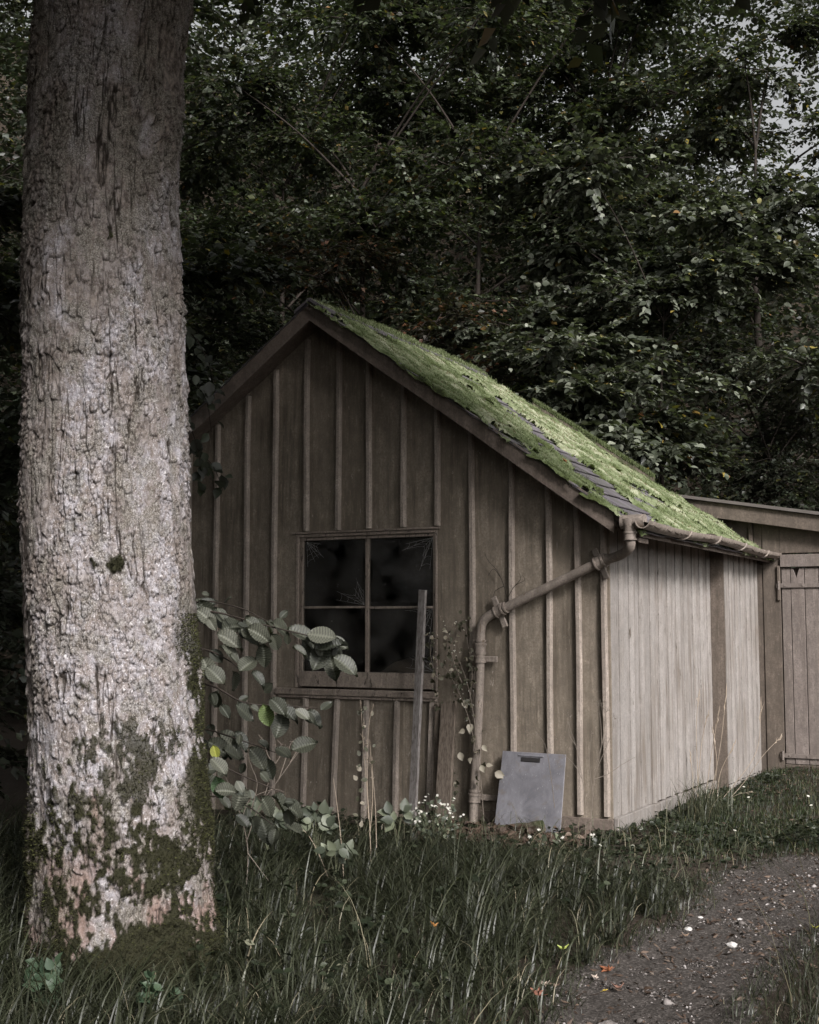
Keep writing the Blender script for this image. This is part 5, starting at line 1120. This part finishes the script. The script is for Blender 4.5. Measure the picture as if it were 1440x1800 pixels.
# one orange leaf on the moss
o = maple(.03, 1.).build('fallen_leaf', fallen('fallen_leaf_colour', (.4, .15, .05), (.3, .12, .04))); xr, yr = -.32, -.05
o.location = (xr, yr, roof_z(xr) + .07); o.rotation_euler = (0, .6, 1); tag(o, 'tiny orange leaf lying on the roof moss near the slates', 'leaf', 'fallen leaves')
b = MB(); b.add(*(lambda v, f: (v + rng.normal(0, .0025, v.shape), f))(*tube_np([(-.055, 0, 0), (-.02, .004, .004), (.02, 0, .005), (.055, -.004, 0)], [.012, .02, .018, .01], 7)))
o = b.build('bark_chip', M['plank']); p = on_z(1075, 1786, .02); o.location = (p[0], p[1], gz(p[0], p[1]) + .03); o.rotation_euler = (0, .05, -.25); tag(o, 'pale splinter of wood lying on the path at the bottom of the photo', 'wood chip')
for (a, b_, s, lab) in [(1286, 1649, .028, 'largest white stone in the middle of the path'), (1300, 1602, .016, 'small white stone above the largest one on the path'), (1230, 1601, .018, 'flat pale stone at the inner edge of the path bend'), (1210, 1625, .02, 'pale stone beside the tan curled leaf')]:
    bm = bmesh.new(); bmesh.ops.create_icosphere(bm, subdivisions=2, radius=s)
    for v in bm.verts: v.co = v.co * (1 + random.uniform(-.16, .16)); v.co.z *= .55
    me = bpy.data.meshes.new('stone'); bm.to_mesh(me); bm.free()
    if 'white_stone' not in M: M['white_stone'] = simple('white_stone', (.42, .4, .38), (.58, .56, .54), 30, .7)
    p = on_z(a, b_, 0); o = link('stone', me, M['white_stone']); o.location = (p[0], p[1], gz(p[0], p[1]) + .012 + s * .3); o.rotation_euler = (0, 0, random.random() * 6); tag(o, lab, 'stone', 'pale stones on the path')
# lawn daisies
da = None
for k, (a, b_, lab) in enumerate([(1421, 1402, 'brightest white daisy at the right edge of the lawn'), (1426, 1418, 'white daisy just under the brightest one'), (1308, 1386, 'white flower at the back of the lawn nearest the side wall'), (1316, 1404, 'white flower a little below the one nearest the side wall'), (1422, 1455, 'lone small white daisy low on the lawn'), (1292, 1462, 'cream flower head among herbs at the near edge of the lawn')]):
    p = on_z(a, b_, .1); g0 = float(gz(p[0], p[1]))
    o = empty('daisy', (p[0], p[1], g0), lab, 'flower', 'white flowers on the lawn')
    wd = Acc(); wd.tube([(p[0], p[1], g0 - .01), (p[0] + .004, p[1], g0 + .06), (p[0], p[1], .11 + g0 * .3)], [.0018, .0015, .0013], 5); wd.build('stem', M['stem'], o)
    th = np.arange(10) * .6283; nn = norm(-FH * .5 + [0, 0, 1] + rng.normal(0, .2, 3)); e1 = norm(np.cross(nn, [1, .1, 0])); e2 = np.cross(nn, e1); dr = np.cos(th)[:, None] * e1 + np.sin(th)[:, None] * e2
    V, F, r = place_leaves(leaf_tpl('simple'), np.tile([p[0], p[1], .11 + g0 * .3], (10, 1)), dr, np.tile(nn, (10, 1)), np.full(10, .014), rng.random(10)); ac = Acc(); ac.add(V, F, r); ac.build('petals', M['petal'], o)
